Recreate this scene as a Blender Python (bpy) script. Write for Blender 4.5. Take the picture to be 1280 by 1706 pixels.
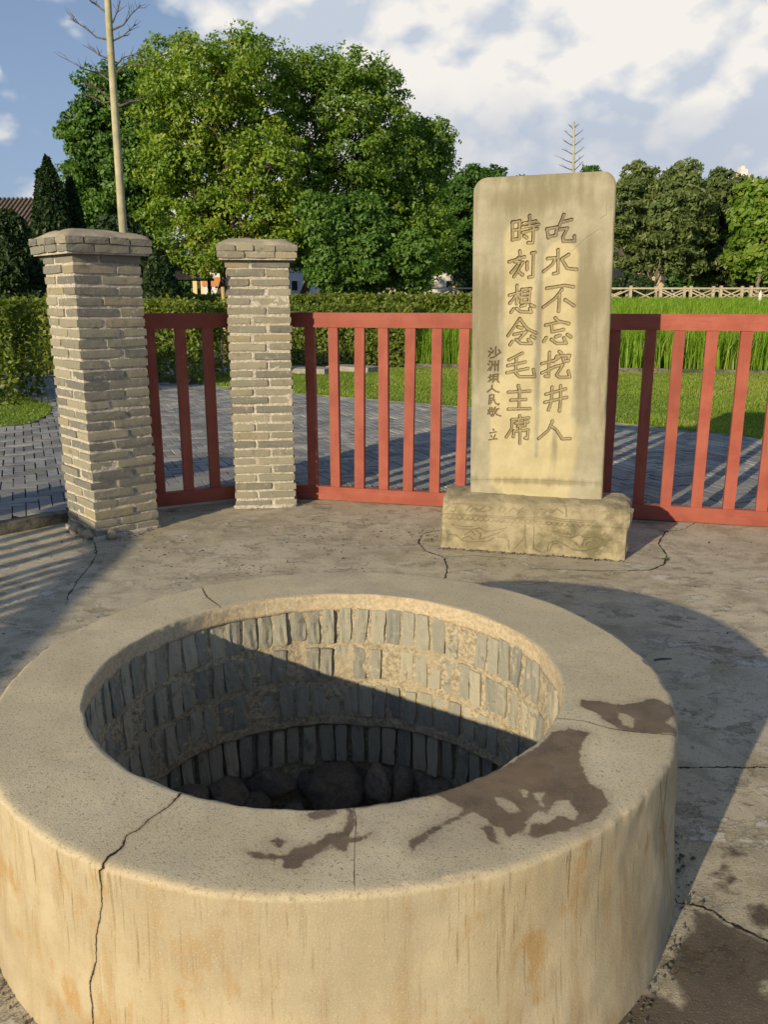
import bpy, bmesh, math, random
import numpy as np
from mathutils import Vector, Matrix, Euler

for o in list(bpy.data.objects):
    bpy.data.objects.remove(o, do_unlink=True)
scene = bpy.context.scene
COL = scene.collection
rng = np.random.default_rng(11)
random.seed(11)
R = math.radians

# ------------------------------------------------------------------ camera, sky, sun, exposure
CAM_H, FPX, HORIZON = 1.4, 1390.0, 497.0
PITCH = math.atan((853 - HORIZON) / FPX)
cam_d = bpy.data.cameras.new('camera')
cam_d.sensor_fit = 'VERTICAL'
cam_d.sensor_height = 24.0
cam_d.sensor_width = 18.0
cam_d.lens = 24.0 * FPX / 1706.0
cam_d.clip_start = 0.05
cam_d.clip_end = 6000.0
cam = bpy.data.objects.new('camera', cam_d)
COL.objects.link(cam)
cam.location = (0, 0, CAM_H)
cam.rotation_euler = (math.pi / 2 - PITCH, 0, 0)
scene.camera = cam

SUN_AZ, SUN_EL = R(35.0), R(17.0)          # the light travels towards this azimuth (from +Y to +X)
SKY_STRENGTH, CLOUD_STRENGTH, SUN_STRENGTH, EXPOSURE = 0.108, 0.92, 5.0, 0.0

def vsock(nt, sock, v):
    if isinstance(v, bpy.types.NodeSocket):
        nt.links.new(v, sock)
    elif v is not None:
        sock.default_value = v

class NB:
    """small node-building helper"""
    def __init__(s, nt):
        s.nt = nt
    def n(s, t, **kw):
        nd = s.nt.nodes.new(t)
        for k, v in kw.items():
            setattr(nd, k, v)
        return nd
    def math(s, op, a, b=None, c=None, clamp=False):
        nd = s.n('ShaderNodeMath', operation=op, use_clamp=clamp)
        for i, v in enumerate((a, b, c)):
            if v is not None:
                vsock(s.nt, nd.inputs[i], v)
        return nd.outputs[0]
    def mr(s, v, a, b, c=0.0, d=1.0, smooth=True):
        nd = s.n('ShaderNodeMapRange', interpolation_type='SMOOTHSTEP' if smooth else 'LINEAR')
        vsock(s.nt, nd.inputs[0], v)
        for i, x in enumerate((a, b, c, d)):
            vsock(s.nt, nd.inputs[i + 1], x)
        return nd.outputs[0]
    def mix(s, f, a, b, mode='MIX'):
        nd = s.n('ShaderNodeMix', data_type='RGBA', blend_type=mode)
        vsock(s.nt, nd.inputs[0], f)
        for i, x in ((6, a), (7, b)):
            if not isinstance(x, bpy.types.NodeSocket):
                x = tuple(x) + (1.0,) if len(x) == 3 else x
            vsock(s.nt, nd.inputs[i], x)
        return nd.outputs[2]
    def noise(s, vec, scale, detail=4, rough=0.55, dist=0.0, out=0):
        nd = s.n('ShaderNodeTexNoise')
        if vec is not None:
            s.nt.links.new(vec, nd.inputs['Vector'])
        nd.inputs['Scale'].default_value = scale
        nd.inputs['Detail'].default_value = detail
        nd.inputs['Roughness'].default_value = rough
        nd.inputs['Distortion'].default_value = dist
        return nd.outputs[out]
    def mapping(s, vec, loc=(0, 0, 0), rot=(0, 0, 0), scale=(1, 1, 1)):
        nd = s.n('ShaderNodeMapping')
        s.nt.links.new(vec, nd.inputs[0])
        nd.inputs[1].default_value = loc
        nd.inputs[2].default_value = rot
        nd.inputs[3].default_value = scale
        return nd.outputs[0]
    def attr(s, name, out=2):
        return s.n('ShaderNodeAttribute', attribute_name=name).outputs[out]
    def bump(s, h, strength, dist, normal=None):
        nd = s.n('ShaderNodeBump')
        nd.inputs['Strength'].default_value = strength
        nd.inputs['Distance'].default_value = dist
        s.nt.links.new(h, nd.inputs['Height'])
        if normal is not None:
            s.nt.links.new(normal, nd.inputs['Normal'])
        return nd.outputs[0]

world = bpy.data.worlds.new('World')
scene.world = world
world.use_nodes = True
world.cycles.sampling_method = 'MANUAL'
world.cycles.sample_map_resolution = 512
wt = world.node_tree
wt.nodes.clear()
w = NB(wt)
sky = w.n('ShaderNodeTexSky', sky_type='NISHITA', sun_disc=False)
sky.sun_elevation = SUN_EL
sky.sun_rotation = SUN_AZ + math.pi
sky.altitude = 200
sky.air_density = 1.0
sky.dust_density = 0.3
sky.ozone_density = 3.0
wdir = w.n('ShaderNodeTexCoord').outputs['Generated']
sep = w.n('ShaderNodeSeparateXYZ')
wt.links.new(wdir, sep.inputs[0])
dx, dy, dz = sep.outputs[0], sep.outputs[1], sep.outputs[2]
cvec = w.mapping(wdir, loc=(3.1, 0.4, 1.7), scale=(1.0, 1.0, 1.5))
def cloud_field(vec):
    """billowing heaps: broad noise plus two sizes of rounded cells"""
    a = w.noise(vec, 2.6, 8, 0.52, 0.2)
    wv = w.n('ShaderNodeVectorMath', operation='MULTIPLY_ADD')
    wt.links.new(w.noise(vec, 6.0, 5, 0.6, 0.0, 1), wv.inputs[0])
    wv.inputs[1].default_value = (0.09, 0.09, 0.09)
    wt.links.new(vec, wv.inputs[2])
    r = a
    for sc, am in ((6.0, 0.30), (14.0, 0.17), (33.0, 0.085)):
        v = w.n('ShaderNodeTexVoronoi', feature='F1')
        v.inputs['Scale'].default_value = sc
        wt.links.new(wv.outputs[0], v.inputs['Vector'])
        r = w.math('ADD', r, w.math('MULTIPLY', w.math('SUBTRACT', 0.42, v.outputs['Distance']), am))
    return r
n1 = cloud_field(cvec)
cvec2 = w.mapping(wdir, loc=(3.1 - 0.016, 0.4 - 0.006, 1.7 + 0.028), scale=(1.0, 1.0, 1.5))
n2 = cloud_field(cvec2)
big = w.noise(w.mapping(wdir, loc=(7.3, 2.2, 0.6), scale=(1.0, 1.0, 2.0)), 2.3, 5, 0.5, 0.2)
cov = w.mr(w.math('ADD', w.math('MULTIPLY', dx, 0.45), w.math('MULTIPLY', dy, 0.89)), 0.62, 0.90)
thr = w.math('SUBTRACT', w.mr(cov, 0.0, 1.0, 0.66, 0.21, smooth=False), w.mr(dz, 0.34, 0.14, 0.0, 0.10))
mask = w.mr(w.math('SUBTRACT', n1, thr), -0.035, 0.05)
puff = w.math('MULTIPLY_ADD', w.math('SUBTRACT', n1, n2), 9.0, 0.66, clamp=True)
grey = w.math('MULTIPLY', w.mr(big, 0.44, 0.60), w.mr(dz, 0.34, 0.10))
ccol = w.mix(puff, (0.60, 0.67, 0.775), (1.0, 0.96, 0.905))
ccol = w.mix(w.math('MULTIPLY', grey, 0.68), ccol, (0.52, 0.585, 0.70))
bg1 = w.n('ShaderNodeBackground')
skyc = w.mix(w.mr(dz, 0.02, 0.55, 0.72, 0.22), sky.outputs[0], (3.0, 3.85, 5.6))      # thin summer haze veiling the blue
wt.links.new(skyc, bg1.inputs[0])
bg1.inputs[1].default_value = SKY_STRENGTH
bg2 = w.n('ShaderNodeBackground')
wt.links.new(ccol, bg2.inputs[0])
bg2.inputs[1].default_value = CLOUD_STRENGTH
mixw = w.n('ShaderNodeMixShader')
wt.links.new(w.math('MULTIPLY', mask, w.mr(dz, -0.06, 0.0)), mixw.inputs[0])
wt.links.new(bg1.outputs[0], mixw.inputs[1])
wt.links.new(bg2.outputs[0], mixw.inputs[2])
wo = w.n('ShaderNodeOutputWorld')
wt.links.new(mixw.outputs[0], wo.inputs[0])

sun_d = bpy.data.lights.new('sun', 'SUN')
sun_d.energy = SUN_STRENGTH
sun_d.angle = R(0.6)
sun_d.color = (1.0, 0.835, 0.575)
sun = bpy.data.objects.new('sun', sun_d)
COL.objects.link(sun)
sun_dir = Vector((math.sin(SUN_AZ) * math.cos(SUN_EL), math.cos(SUN_AZ) * math.cos(SUN_EL), -math.sin(SUN_EL)))
sun.rotation_euler = sun_dir.to_track_quat('-Z', 'Y').to_euler()
sun.location = (-8, -10, 8)

vs = scene.view_settings
vs.view_transform = 'Standard'
vs.look = 'None'
vs.gamma = 1.0
vs.use_curve_mapping = False
vs.exposure = EXPOSURE

# ------------------------------------------------------------------ surveying: a picture point to a place
CP, SP = math.cos(PITCH), math.sin(PITCH)
def ray(x, y):
    a, b = (x - 640) / FPX, -(y - 853) / FPX
    return np.array([a, CP + b * SP, -SP + b * CP])
def on_z(x, y, z=0.0):
    d = ray(x, y)
    t = (z - CAM_H) / d[2]
    return np.array([0, 0, CAM_H]) + t * d
def at(x, y, Y):
    d = ray(x, y)
    return np.array([0, 0, CAM_H]) + d * (Y / d[1])
FENCE_AZ = R(104.5)
FU = np.array([math.sin(FENCE_AZ), math.cos(FENCE_AZ), 0.0])      # along the fence and the stele
FN = np.array([FU[1], -FU[0], 0.0])                               # out of the stele's face
def on_plane(x, y, p0, n=FN):
    d = ray(x, y)
    o = np.array([0, 0, CAM_H])
    return o + d * (((p0 - o) @ n) / (d @ n))

# ------------------------------------------------------------------ helpers
def tag(o, label=None, cat=None, group=None, kind=None):
    if label: o['label'] = label
    if cat: o['category'] = cat
    if group: o['group'] = group
    if kind: o['kind'] = kind
    return o
def empty(name, loc=(0, 0, 0), rz=0.0):
    o = bpy.data.objects.new(name, None)
    o.empty_display_size = 0.1
    COL.objects.link(o)
    o.location = loc
    o.rotation_euler = (0, 0, rz)
    return o
def make_mesh(name, v, f, smooth=False, attrs=None):
    me = bpy.data.meshes.new(name)
    v = np.asarray(v, dtype=np.float32)
    if isinstance(f, np.ndarray):
        k = f.shape[1]
        me.vertices.add(len(v))
        me.vertices.foreach_set('co', v.ravel())
        me.loops.add(f.size)
        me.loops.foreach_set('vertex_index', f.astype(np.int32).ravel())
        me.polygons.add(len(f))
        me.polygons.foreach_set('loop_start', np.arange(0, f.size, k, dtype=np.int32))
        me.polygons.foreach_set('loop_total', np.full(len(f), k, dtype=np.int32))
        me.update(calc_edges=True)
    else:
        me.from_pydata(v.tolist(), [], f)
        me.update()
    me.polygons.foreach_set('use_smooth', np.full(len(me.polygons), bool(smooth)))
    for k, a in (attrs or {}).items():
        a = np.asarray(a, dtype=np.float32)
        if a.ndim == 1:
            at_ = me.attributes.new(k, 'FLOAT', 'POINT')
            at_.data.foreach_set('value', a)
        else:
            at_ = me.attributes.new(k, 'FLOAT_VECTOR', 'POINT')
            at_.data.foreach_set('vector', a.ravel())
    return me
def link(name, me, mat=None, parent=None, loc=(0, 0, 0), rot=(0, 0, 0)):
    o = bpy.data.objects.new(name, me)
    COL.objects.link(o)
    if mat is not None and not me.materials:
        me.materials.append(mat)
    o.location = loc
    o.rotation_euler = rot
    if parent is not None:
        o.parent = parent
    return o
def build(name, v, f, mat, parent=None, smooth=False, attrs=None, loc=(0, 0, 0), rot=(0, 0, 0)):
    return link(name, make_mesh(name, v, f, smooth, attrs), mat, parent, loc, rot)

def grid_faces(nu, nv, close_u=False):
    """index of vertex (i,j) is i*nv+j, i over nu"""
    iu = np.arange(nu if close_u else nu - 1)
    jv = np.arange(nv - 1)
    I, J = np.meshgrid(iu, jv, indexing='ij')
    I2 = (I + 1) % nu
    return np.stack([I * nv + J, I2 * nv + J, I2 * nv + J + 1, I * nv + J + 1], -1).reshape(-1, 4)

def _h(ix, iy, iz, seed):
    n = (ix * 374761393 + iy * 668265263 + iz * 2147483647 + seed * 974634533) & 0xffffffff
    n = ((n ^ (n >> 13)) * 1274126177) & 0xffffffff
    return ((n ^ (n >> 16)) & 0xffff) / 65535.0
def vnoise(p, scale=1.0, seed=0):
    p = np.asarray(p, dtype=np.float64) * scale
    i = np.floor(p).astype(np.int64)
    f = p - i
    f = f * f * (3 - 2 * f)
    r = 0
    for a in (0, 1):
        for b in (0, 1):
            for c in (0, 1):
                wgt = (f[..., 0] if a else 1 - f[..., 0]) * (f[..., 1] if b else 1 - f[..., 1]) * (f[..., 2] if c else 1 - f[..., 2])
                r = r + wgt * _h(i[..., 0] + a, i[..., 1] + b, i[..., 2] + c, seed)
    return r * 2 - 1
def fbm(p, scale=1.0, octv=4, seed=0, gain=0.5):
    r, a = 0, 1.0
    for k in range(octv):
        r = r + a * vnoise(p, scale * 2 ** k, seed + k * 17)
        a *= gain
    return r
def p3(x, y, z=None):
    return np.stack([x, y, np.zeros_like(x) if z is None else z], -1)

def seg_dist(P, a, b):
    ab = b - a
    t = np.clip(((P - a) @ ab) / max(ab @ ab, 1e-12), 0, 1)
    return np.linalg.norm(P - (a + t[:, None] * ab), axis=1)
def poly_dist(P, pts, closed=False):
    pts = np.asarray(pts, dtype=float)
    d = np.full(len(P), 1e9)
    n = len(pts)
    for i in range(n if closed else n - 1):
        d = np.minimum(d, seg_dist(P, pts[i], pts[(i + 1) % n]))
    return d
def crack_dist(P, lines, off=None):
    """signed and plain distance to the nearest of several cracks"""
    best = np.full(len(P), 1.0)
    sg = np.full(len(P), 1.0)
    for li, pts in enumerate(lines):
        pts = np.asarray(pts, dtype=float)
        for i in range(len(pts) - 1):
            d = seg_dist(P, pts[i], pts[i + 1])
            ab = pts[i + 1] - pts[i]
            c = ab[0] * (P[:, 1] - pts[i][1]) - ab[1] * (P[:, 0] - pts[i][0])
            m = d < best
            best[m] = d[m]
            sg[m] = np.sign(c[m]) * (off[li] if off else 1.0)      # a larger factor draws a finer crack
    return best * sg, best
def inside(P, pts):
    pts = np.asarray(pts, dtype=float)
    c = np.zeros(len(P), dtype=bool)
    x, y = P[:, 0], P[:, 1]
    j = len(pts) - 1
    for i in range(len(pts)):
        xi, yi, xj, yj = pts[i][0], pts[i][1], pts[j][0], pts[j][1]
        m = ((yi > y) != (yj > y)) & (x < (xj - xi) * (y - yi) / (yj - yi + 1e-15) + xi)
        c ^= m
        j = i
    return c
def poly_sdf(P, pts):
    d = poly_dist(P, pts, True)
    return np.where(inside(P, pts), d, -d)
def zpts(lst, z, ox=0, oy=0, k=1.0):
    return [tuple(on_z(ox + x * k, oy + y * k, z)[:2]) for x, y in lst]

def box_mesh(name, sx, sy, sz, seg=(4, 2, 2), rnd=0.15, wob=0.003, seed=0, bulge=0.0):
    """worn block: a segmented box with softened edges and an uneven skin; centred on its middle"""
    bm = bmesh.new()
    idx = {}
    def vert(i, j, k):
        key = (i, j, k)
        if key not in idx:
            idx[key] = bm.verts.new((i / seg[0] * 2 - 1, j / seg[1] * 2 - 1, k / seg[2] * 2 - 1))
        return idx[key]
    nx, ny, nz = seg
    for i in range(nx):
        for j in range(ny):
            bm.faces.new((vert(i, j, 0), vert(i, j + 1, 0), vert(i + 1, j + 1, 0), vert(i + 1, j, 0)))
            bm.faces.new((vert(i, j, nz), vert(i + 1, j, nz), vert(i + 1, j + 1, nz), vert(i, j + 1, nz)))
    for i in range(nx):
        for k in range(nz):
            bm.faces.new((vert(i, 0, k), vert(i + 1, 0, k), vert(i + 1, 0, k + 1), vert(i, 0, k + 1)))
            bm.faces.new((vert(i, ny, k), vert(i, ny, k + 1), vert(i + 1, ny, k + 1), vert(i + 1, ny, k)))
    for j in range(ny):
        for k in range(nz):
            bm.faces.new((vert(0, j, k), vert(0, j, k + 1), vert(0, j + 1, k + 1), vert(0, j + 1, k)))
            bm.faces.new((vert(nx, j, k), vert(nx, j + 1, k), vert(nx, j + 1, k + 1), vert(nx, j, k + 1)))
    me = bpy.data.meshes.new(name)
    bm.normal_update()
    bm.to_mesh(me)
    bm.free()
    n = len(me.vertices)
    co = np.empty(n * 3, dtype=np.float32)
    me.vertices.foreach_get('co', co)
    p = co.reshape(-1, 3).astype(float)
    s = np.array([sx, sy, sz]) / 2
    onface = (np.abs(p) > 0.999)
    cnt = onface.sum(1)
    q = p * s
    r = rnd * s.min()
    pull = np.where(cnt == 3, 0.62, np.where(cnt == 2, 0.36, 0.0))[:, None] * r
    q = q - np.sign(p) * onface * pull
    if bulge:
        q += np.sign(p) * onface * (cnt == 1)[:, None] * bulge
    nz_ = np.stack([vnoise(p * 1.7 + 11.3 * a, 1.0, seed * 7 + a) for a in range(3)], -1)
    q = q + nz_ * wob
    me.vertices.foreach_set('co', q.astype(np.float32).ravel())
    me.update()
    return me

def tube(pts, rads, n=8, cap=True):
    """tapered tube through pts -> verts, quads list"""
    pts = [np.asarray(p, float) for p in pts]
    V, F = [], []
    for i, p in enumerate(pts):
        a = pts[max(i - 1, 0)]
        b = pts[min(i + 1, len(pts) - 1)]
        d = b - a
        d = d / (np.linalg.norm(d) + 1e-9)
        ref = np.array([0, 0, 1.0]) if abs(d[2]) < 0.9 else np.array([1.0, 0, 0])
        e1 = np.cross(d, ref); e1 /= np.linalg.norm(e1)
        e2 = np.cross(d, e1)
        for k in range(n):
            t = 2 * math.pi * k / n
            V.append(p + rads[i] * (math.cos(t) * e1 + math.sin(t) * e2))
    for i in range(len(pts) - 1):
        for k in range(n):
            F.append((i * n + k, i * n + (k + 1) % n, (i + 1) * n + (k + 1) % n, (i + 1) * n + k))
    if cap:
        F.append(tuple(range(n))[::-1])
        F.append(tuple(range((len(pts) - 1) * n, len(pts) * n)))
    return V, F
class MB:
    """collects geometry for one mesh"""
    def __init__(s):
        s.v, s.f = [], []
    def add(s, v, f):
        o = len(s.v)
        s.v += [tuple(map(float, p)) for p in v]
        s.f += [tuple(i + o for i in q) for q in f]
        return s
    def box(s, a, b):
        x0, y0, z0 = a; x1, y1, z1 = b
        v = [(x0, y0, z0), (x1, y0, z0), (x1, y1, z0), (x0, y1, z0), (x0, y0, z1), (x1, y0, z1), (x1, y1, z1), (x0, y1, z1)]
        return s.add(v, [(0, 3, 2, 1), (4, 5, 6, 7), (0, 1, 5, 4), (1, 2, 6, 5), (2, 3, 7, 6), (3, 0, 4, 7)])
    def bar(s, a, b, w_, h_):
        """square bar from a to b"""
        a, b = np.asarray(a, float), np.asarray(b, float)
        d = b - a; d = d / np.linalg.norm(d)
        ref = np.array([0, 0, 1.0]) if abs(d[2]) < 0.95 else np.array([0, 1.0, 0])
        e1 = np.cross(d, ref); e1 /= np.linalg.norm(e1)
        e2 = np.cross(e1, d)
        v = [p + i * e1 * w_ / 2 + j * e2 * h_ / 2 for p in (a, b) for i, j in ((-1, -1), (1, -1), (1, 1), (-1, 1))]
        return s.add(v, [(0, 1, 2, 3), (7, 6, 5, 4), (0, 4, 5, 1), (1, 5, 6, 2), (2, 6, 7, 3), (3, 7, 4, 0)])
    def tube(s, pts, rads, n=8):
        return s.add(*tube(pts, rads, n))
    def build(s, name, mat, parent=None, smooth=False, **kw):
        return build(name, s.v, s.f, mat, parent, smooth, **kw)
# ------------------------------------------------------------------ materials
def new_mat(name):
    m = bpy.data.materials.new(name)
    m.use_nodes = True
    nt = m.node_tree
    b = NB(nt)
    pr = nt.nodes['Principled BSDF']
    pr.inputs['Roughness'].default_value = 0.85
    pr.inputs['Specular IOR Level'].default_value = 0.3
    return m, b, pr, nt.links.new
def objco(b):
    return b.n('ShaderNodeTexCoord').outputs['Object']
def worldco(b):
    return b.n('ShaderNodeNewGeometry').outputs['Position']

def simple_mat(name, c1, c2, scale=8.0, rough=0.85, bump=0.3, bdist=0.01, detail=5, c3=None, world_=False, spec=0.3, rnd=0.0, tinted=False):
    m, b, pr, L = new_mat(name)
    co = worldco(b) if world_ else objco(b)
    n = b.noise(co, scale, detail, 0.6)
    col = b.mix(b.mr(n, 0.35, 0.65), c1, c2)
    if c3:
        col = b.mix(b.mr(b.noise(co, scale * 0.23, 3), 0.48, 0.66), col, c3)
    if rnd:
        oi = b.n('ShaderNodeObjectInfo').outputs['Random']
        col = b.mix(1.0, col, b.mix(oi, (1 - rnd,) * 3, (1 + rnd,) * 3), 'MULTIPLY')
    if tinted:
        tv = b.attr('tint')
        cb = b.n('ShaderNodeCombineColor')
        for i in range(3): L(tv, cb.inputs[i])
        col = b.mix(1.0, col, cb.outputs[0], 'MULTIPLY')
    L(col, pr.inputs['Base Color'])
    pr.inputs['Roughness'].default_value = rough
    pr.inputs['Specular IOR Level'].default_value = spec
    if bump:
        L(b.bump(b.noise(co, scale * 4, 6, 0.65), bump, bdist), pr.inputs['Normal'])
    return m

# --- the well's concrete: attributes part (0 top, 1 outer wall, 2 inner lip), wet, crack, wallco
def mat_coping():
    m, b, pr, L = new_mat('well_concrete')
    co = objco(b)
    part = b.attr('part')
    wet, crack = b.attr('wet'), b.attr('crack')
    wc = b.attr('wallco', 1)
    big = b.noise(co, 3.2, 5, 0.6)
    mid = b.noise(co, 17, 5, 0.65)
    fine = b.noise(co, 260, 3, 0.7)
    speck = b.noise(co, 120, 2, 0.5)
    top = b.mix(b.mr(big, 0.35, 0.68), (0.52, 0.440, 0.285), (0.63, 0.545, 0.365))
    top = b.mix(b.mr(mid, 0.50, 0.72), top, (0.56, 0.485, 0.335))
    top = b.mix(b.mr(b.noise(co, 1.9, 4, 0.6), 0.55, 0.72), top, (0.45, 0.385, 0.27))
    top = b.mix(b.mr(speck, 0.58, 0.72, 0, 0.75), top, (0.25, 0.205, 0.135))
    top = b.mix(b.mr(fine, 0.52, 0.70, 0, 0.55), top, (0.66, 0.59, 0.43))
    top = b.mix(b.mr(b.noise(co, 330, 2, 0.5), 0.56, 0.68, 0, 0.6), top, (0.22, 0.18, 0.12))
    # outer wall: lime-washed, with ochre patches and thin runs from the top
    st = b.mapping(wc, scale=(1.0, 0.055, 1.0))
    run1 = b.noise(st, 62, 4, 0.6, 0.15)
    run2 = b.noise(b.mapping(wc, loc=(4, 2, 0), scale=(1.0, 0.16, 1.0)), 15, 5, 0.65, 0.3)
    soft = b.noise(wc, 4.2, 5, 0.6)
    side = b.mix(b.mr(soft, 0.36, 0.64), (0.41, 0.338, 0.212), (0.505, 0.43, 0.285))
    side = b.mix(b.mr(run2, 0.50, 0.68, 0, 0.75), side, (0.38, 0.275, 0.14))
    sx = b.n('ShaderNodeSeparateXYZ')
    L(wc, sx.inputs[0])
    hz = sx.outputs[1]
    runm = b.math('MULTIPLY', b.math('MULTIPLY', b.mr(run1, 0.57, 0.66), b.mr(b.noise(b.mapping(wc, loc=(1.7, 0, 0), scale=(1, 0.3, 1)), 2.6, 3, 0.6), 0.34, 0.52)), b.mr(b.math('ADD', hz, b.math('MULTIPLY', b.noise(b.mapping(wc, scale=(1, 0, 1)), 9, 3), 0.45)), 0.36, 0.60))
    side = b.mix(b.math('MULTIPLY', runm, 0.9), side, (0.235, 0.165, 0.08))
    ochre = b.math('MULTIPLY', b.mr(b.noise(b.mapping(wc, loc=(9, 1, 0), scale=(1, 0.45, 1)), 11, 5, 0.65), 0.53, 0.66), 0.8)
    side = b.mix(ochre, side, (0.40, 0.245, 0.09))
    fine_run = b.math('MULTIPLY', b.mr(b.noise(b.mapping(wc, loc=(6, 3, 0), scale=(1.0, 0.04, 1.0)), 130, 4, 0.65, 0.1), 0.55, 0.66), b.mr(b.noise(b.mapping(wc, loc=(3, 0, 0), scale=(1, 0.5, 1)), 3.4, 4, 0.65), 0.42, 0.58))
    side = b.mix(b.math('MULTIPLY', fine_run, 0.85), side, (0.24, 0.17, 0.085))
    side = b.mix(b.mr(b.noise(b.mapping(wc, loc=(8, 8, 0)), 1.7, 5, 0.65), 0.48, 0.66, 0, 0.55), side, (0.345, 0.295, 0.205))
    damp = b.math('MULTIPLY', b.mr(b.math('ADD', hz, b.math('MULTIPLY', soft, 0.22)), 0.24, 0.08), b.mr(b.noise(wc, 2.3, 4), 0.40, 0.60))
    side = b.mix(b.math('MULTIPLY', damp, 0.62), side, (0.25, 0.21, 0.15))
    side = b.mix(b.mr(b.noise(wc, 150, 2), 0.62, 0.73, 0, 0.6), side, (0.28, 0.19, 0.09))
    side = b.mix(b.mr(b.noise(wc, 300, 2), 0.54, 0.70, 0, 0.45), side, (0.62, 0.54, 0.37))
    side = b.mix(b.mr(b.noise(b.mapping(wc, loc=(2, 7, 0)), 28, 6, 0.75), 0.60, 0.70, 0, 0.45), side, (0.30, 0.215, 0.11))
    # inner lip: coarse mortar
    lip = b.mix(b.mr(b.noise(co, 90, 4, 0.7), 0.35, 0.65), (0.42, 0.34, 0.22), (0.58, 0.485, 0.335))
    col = b.mix(b.math('MINIMUM', part, 1.0), top, side)
    col = b.mix(b.math('SUBTRACT', part, 1.0, clamp=True), col, lip)
    edge = b.math('ADD', wet, b.math('MULTIPLY_ADD', b.noise(co, 42, 5, 0.7), 0.030, -0.015))
    wm = b.math('MULTIPLY', b.mr(edge, -0.0022, 0.005), b.mr(b.noise(co, 9, 4, 0.6), 0.25, 0.55, 0.84, 1.0))
    col = b.mix(b.mr(b.math('ADD', edge, b.math('MULTIPLY_ADD', b.noise(co, 12, 4, 0.6), 0.04, -0.02)), -0.030, 0.004, 0.0, 0.34), col, (0.25, 0.195, 0.125))      # half-dried margin
    wetc = b.mix(b.mr(mid, 0.35, 0.65), (0.080, 0.053, 0.030), (0.145, 0.100, 0.060))
    wetc = b.mix(b.mr(fine, 0.48, 0.70, 0, 0.6), wetc, (0.21, 0.155, 0.10))
    wetc = b.mix(b.mr(b.noise(co, 5.5, 4, 0.6), 0.50, 0.66, 0, 0.7), wetc, (0.20, 0.13, 0.07))
    col = b.mix(b.math('MULTIPLY', wm, 0.92), col, wetc)
    ck = b.math('ADD', crack, b.math('MULTIPLY_ADD', b.noise(co, 60, 5, 0.75), 0.014, -0.0072))
    cwid = b.mr(b.noise(co, 14, 3, 0.6), 0.30, 0.70, 0.0007, 0.0030)
    cm = b.mr(b.math('SUBTRACT', b.math('ABSOLUTE', ck), cwid), -0.0004, 0.0010, 1.0, 0.0)
    cm = b.math('MULTIPLY', cm, b.mr(b.attr('crackd'), 0.012, 0.018, 1.0, 0.0))
    halo = b.math('MULTIPLY', b.mr(b.math('ABSOLUTE', ck), 0.002, 0.010, 0.45, 0.0), b.mr(b.attr('crackd'), 0.014, 0.022, 1.0, 0.0))
    col = b.mix(halo, col, (0.26, 0.20, 0.12))
    col = b.mix(cm, col, (0.022, 0.018, 0.014))
    L(col, pr.inputs['Base Color'])
    L(b.mr(wm, 0, 1, 0.9, 0.5), pr.inputs['Roughness'])
    h = b.math('ADD', b.math('MULTIPLY', fine, 0.5), b.math('MULTIPLY', mid, 0.6))
    h = b.math('SUBTRACT', h, b.math('MULTIPLY', cm, 3.0))
    h = b.math('SUBTRACT', h, b.math('MULTIPLY', b.math('MULTIPLY', runm, b.math('MINIMUM', part, 1.0)), 0.35))
    L(b.bump(h, 0.5, 0.004), pr.inputs['Normal'])
    return m

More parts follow.
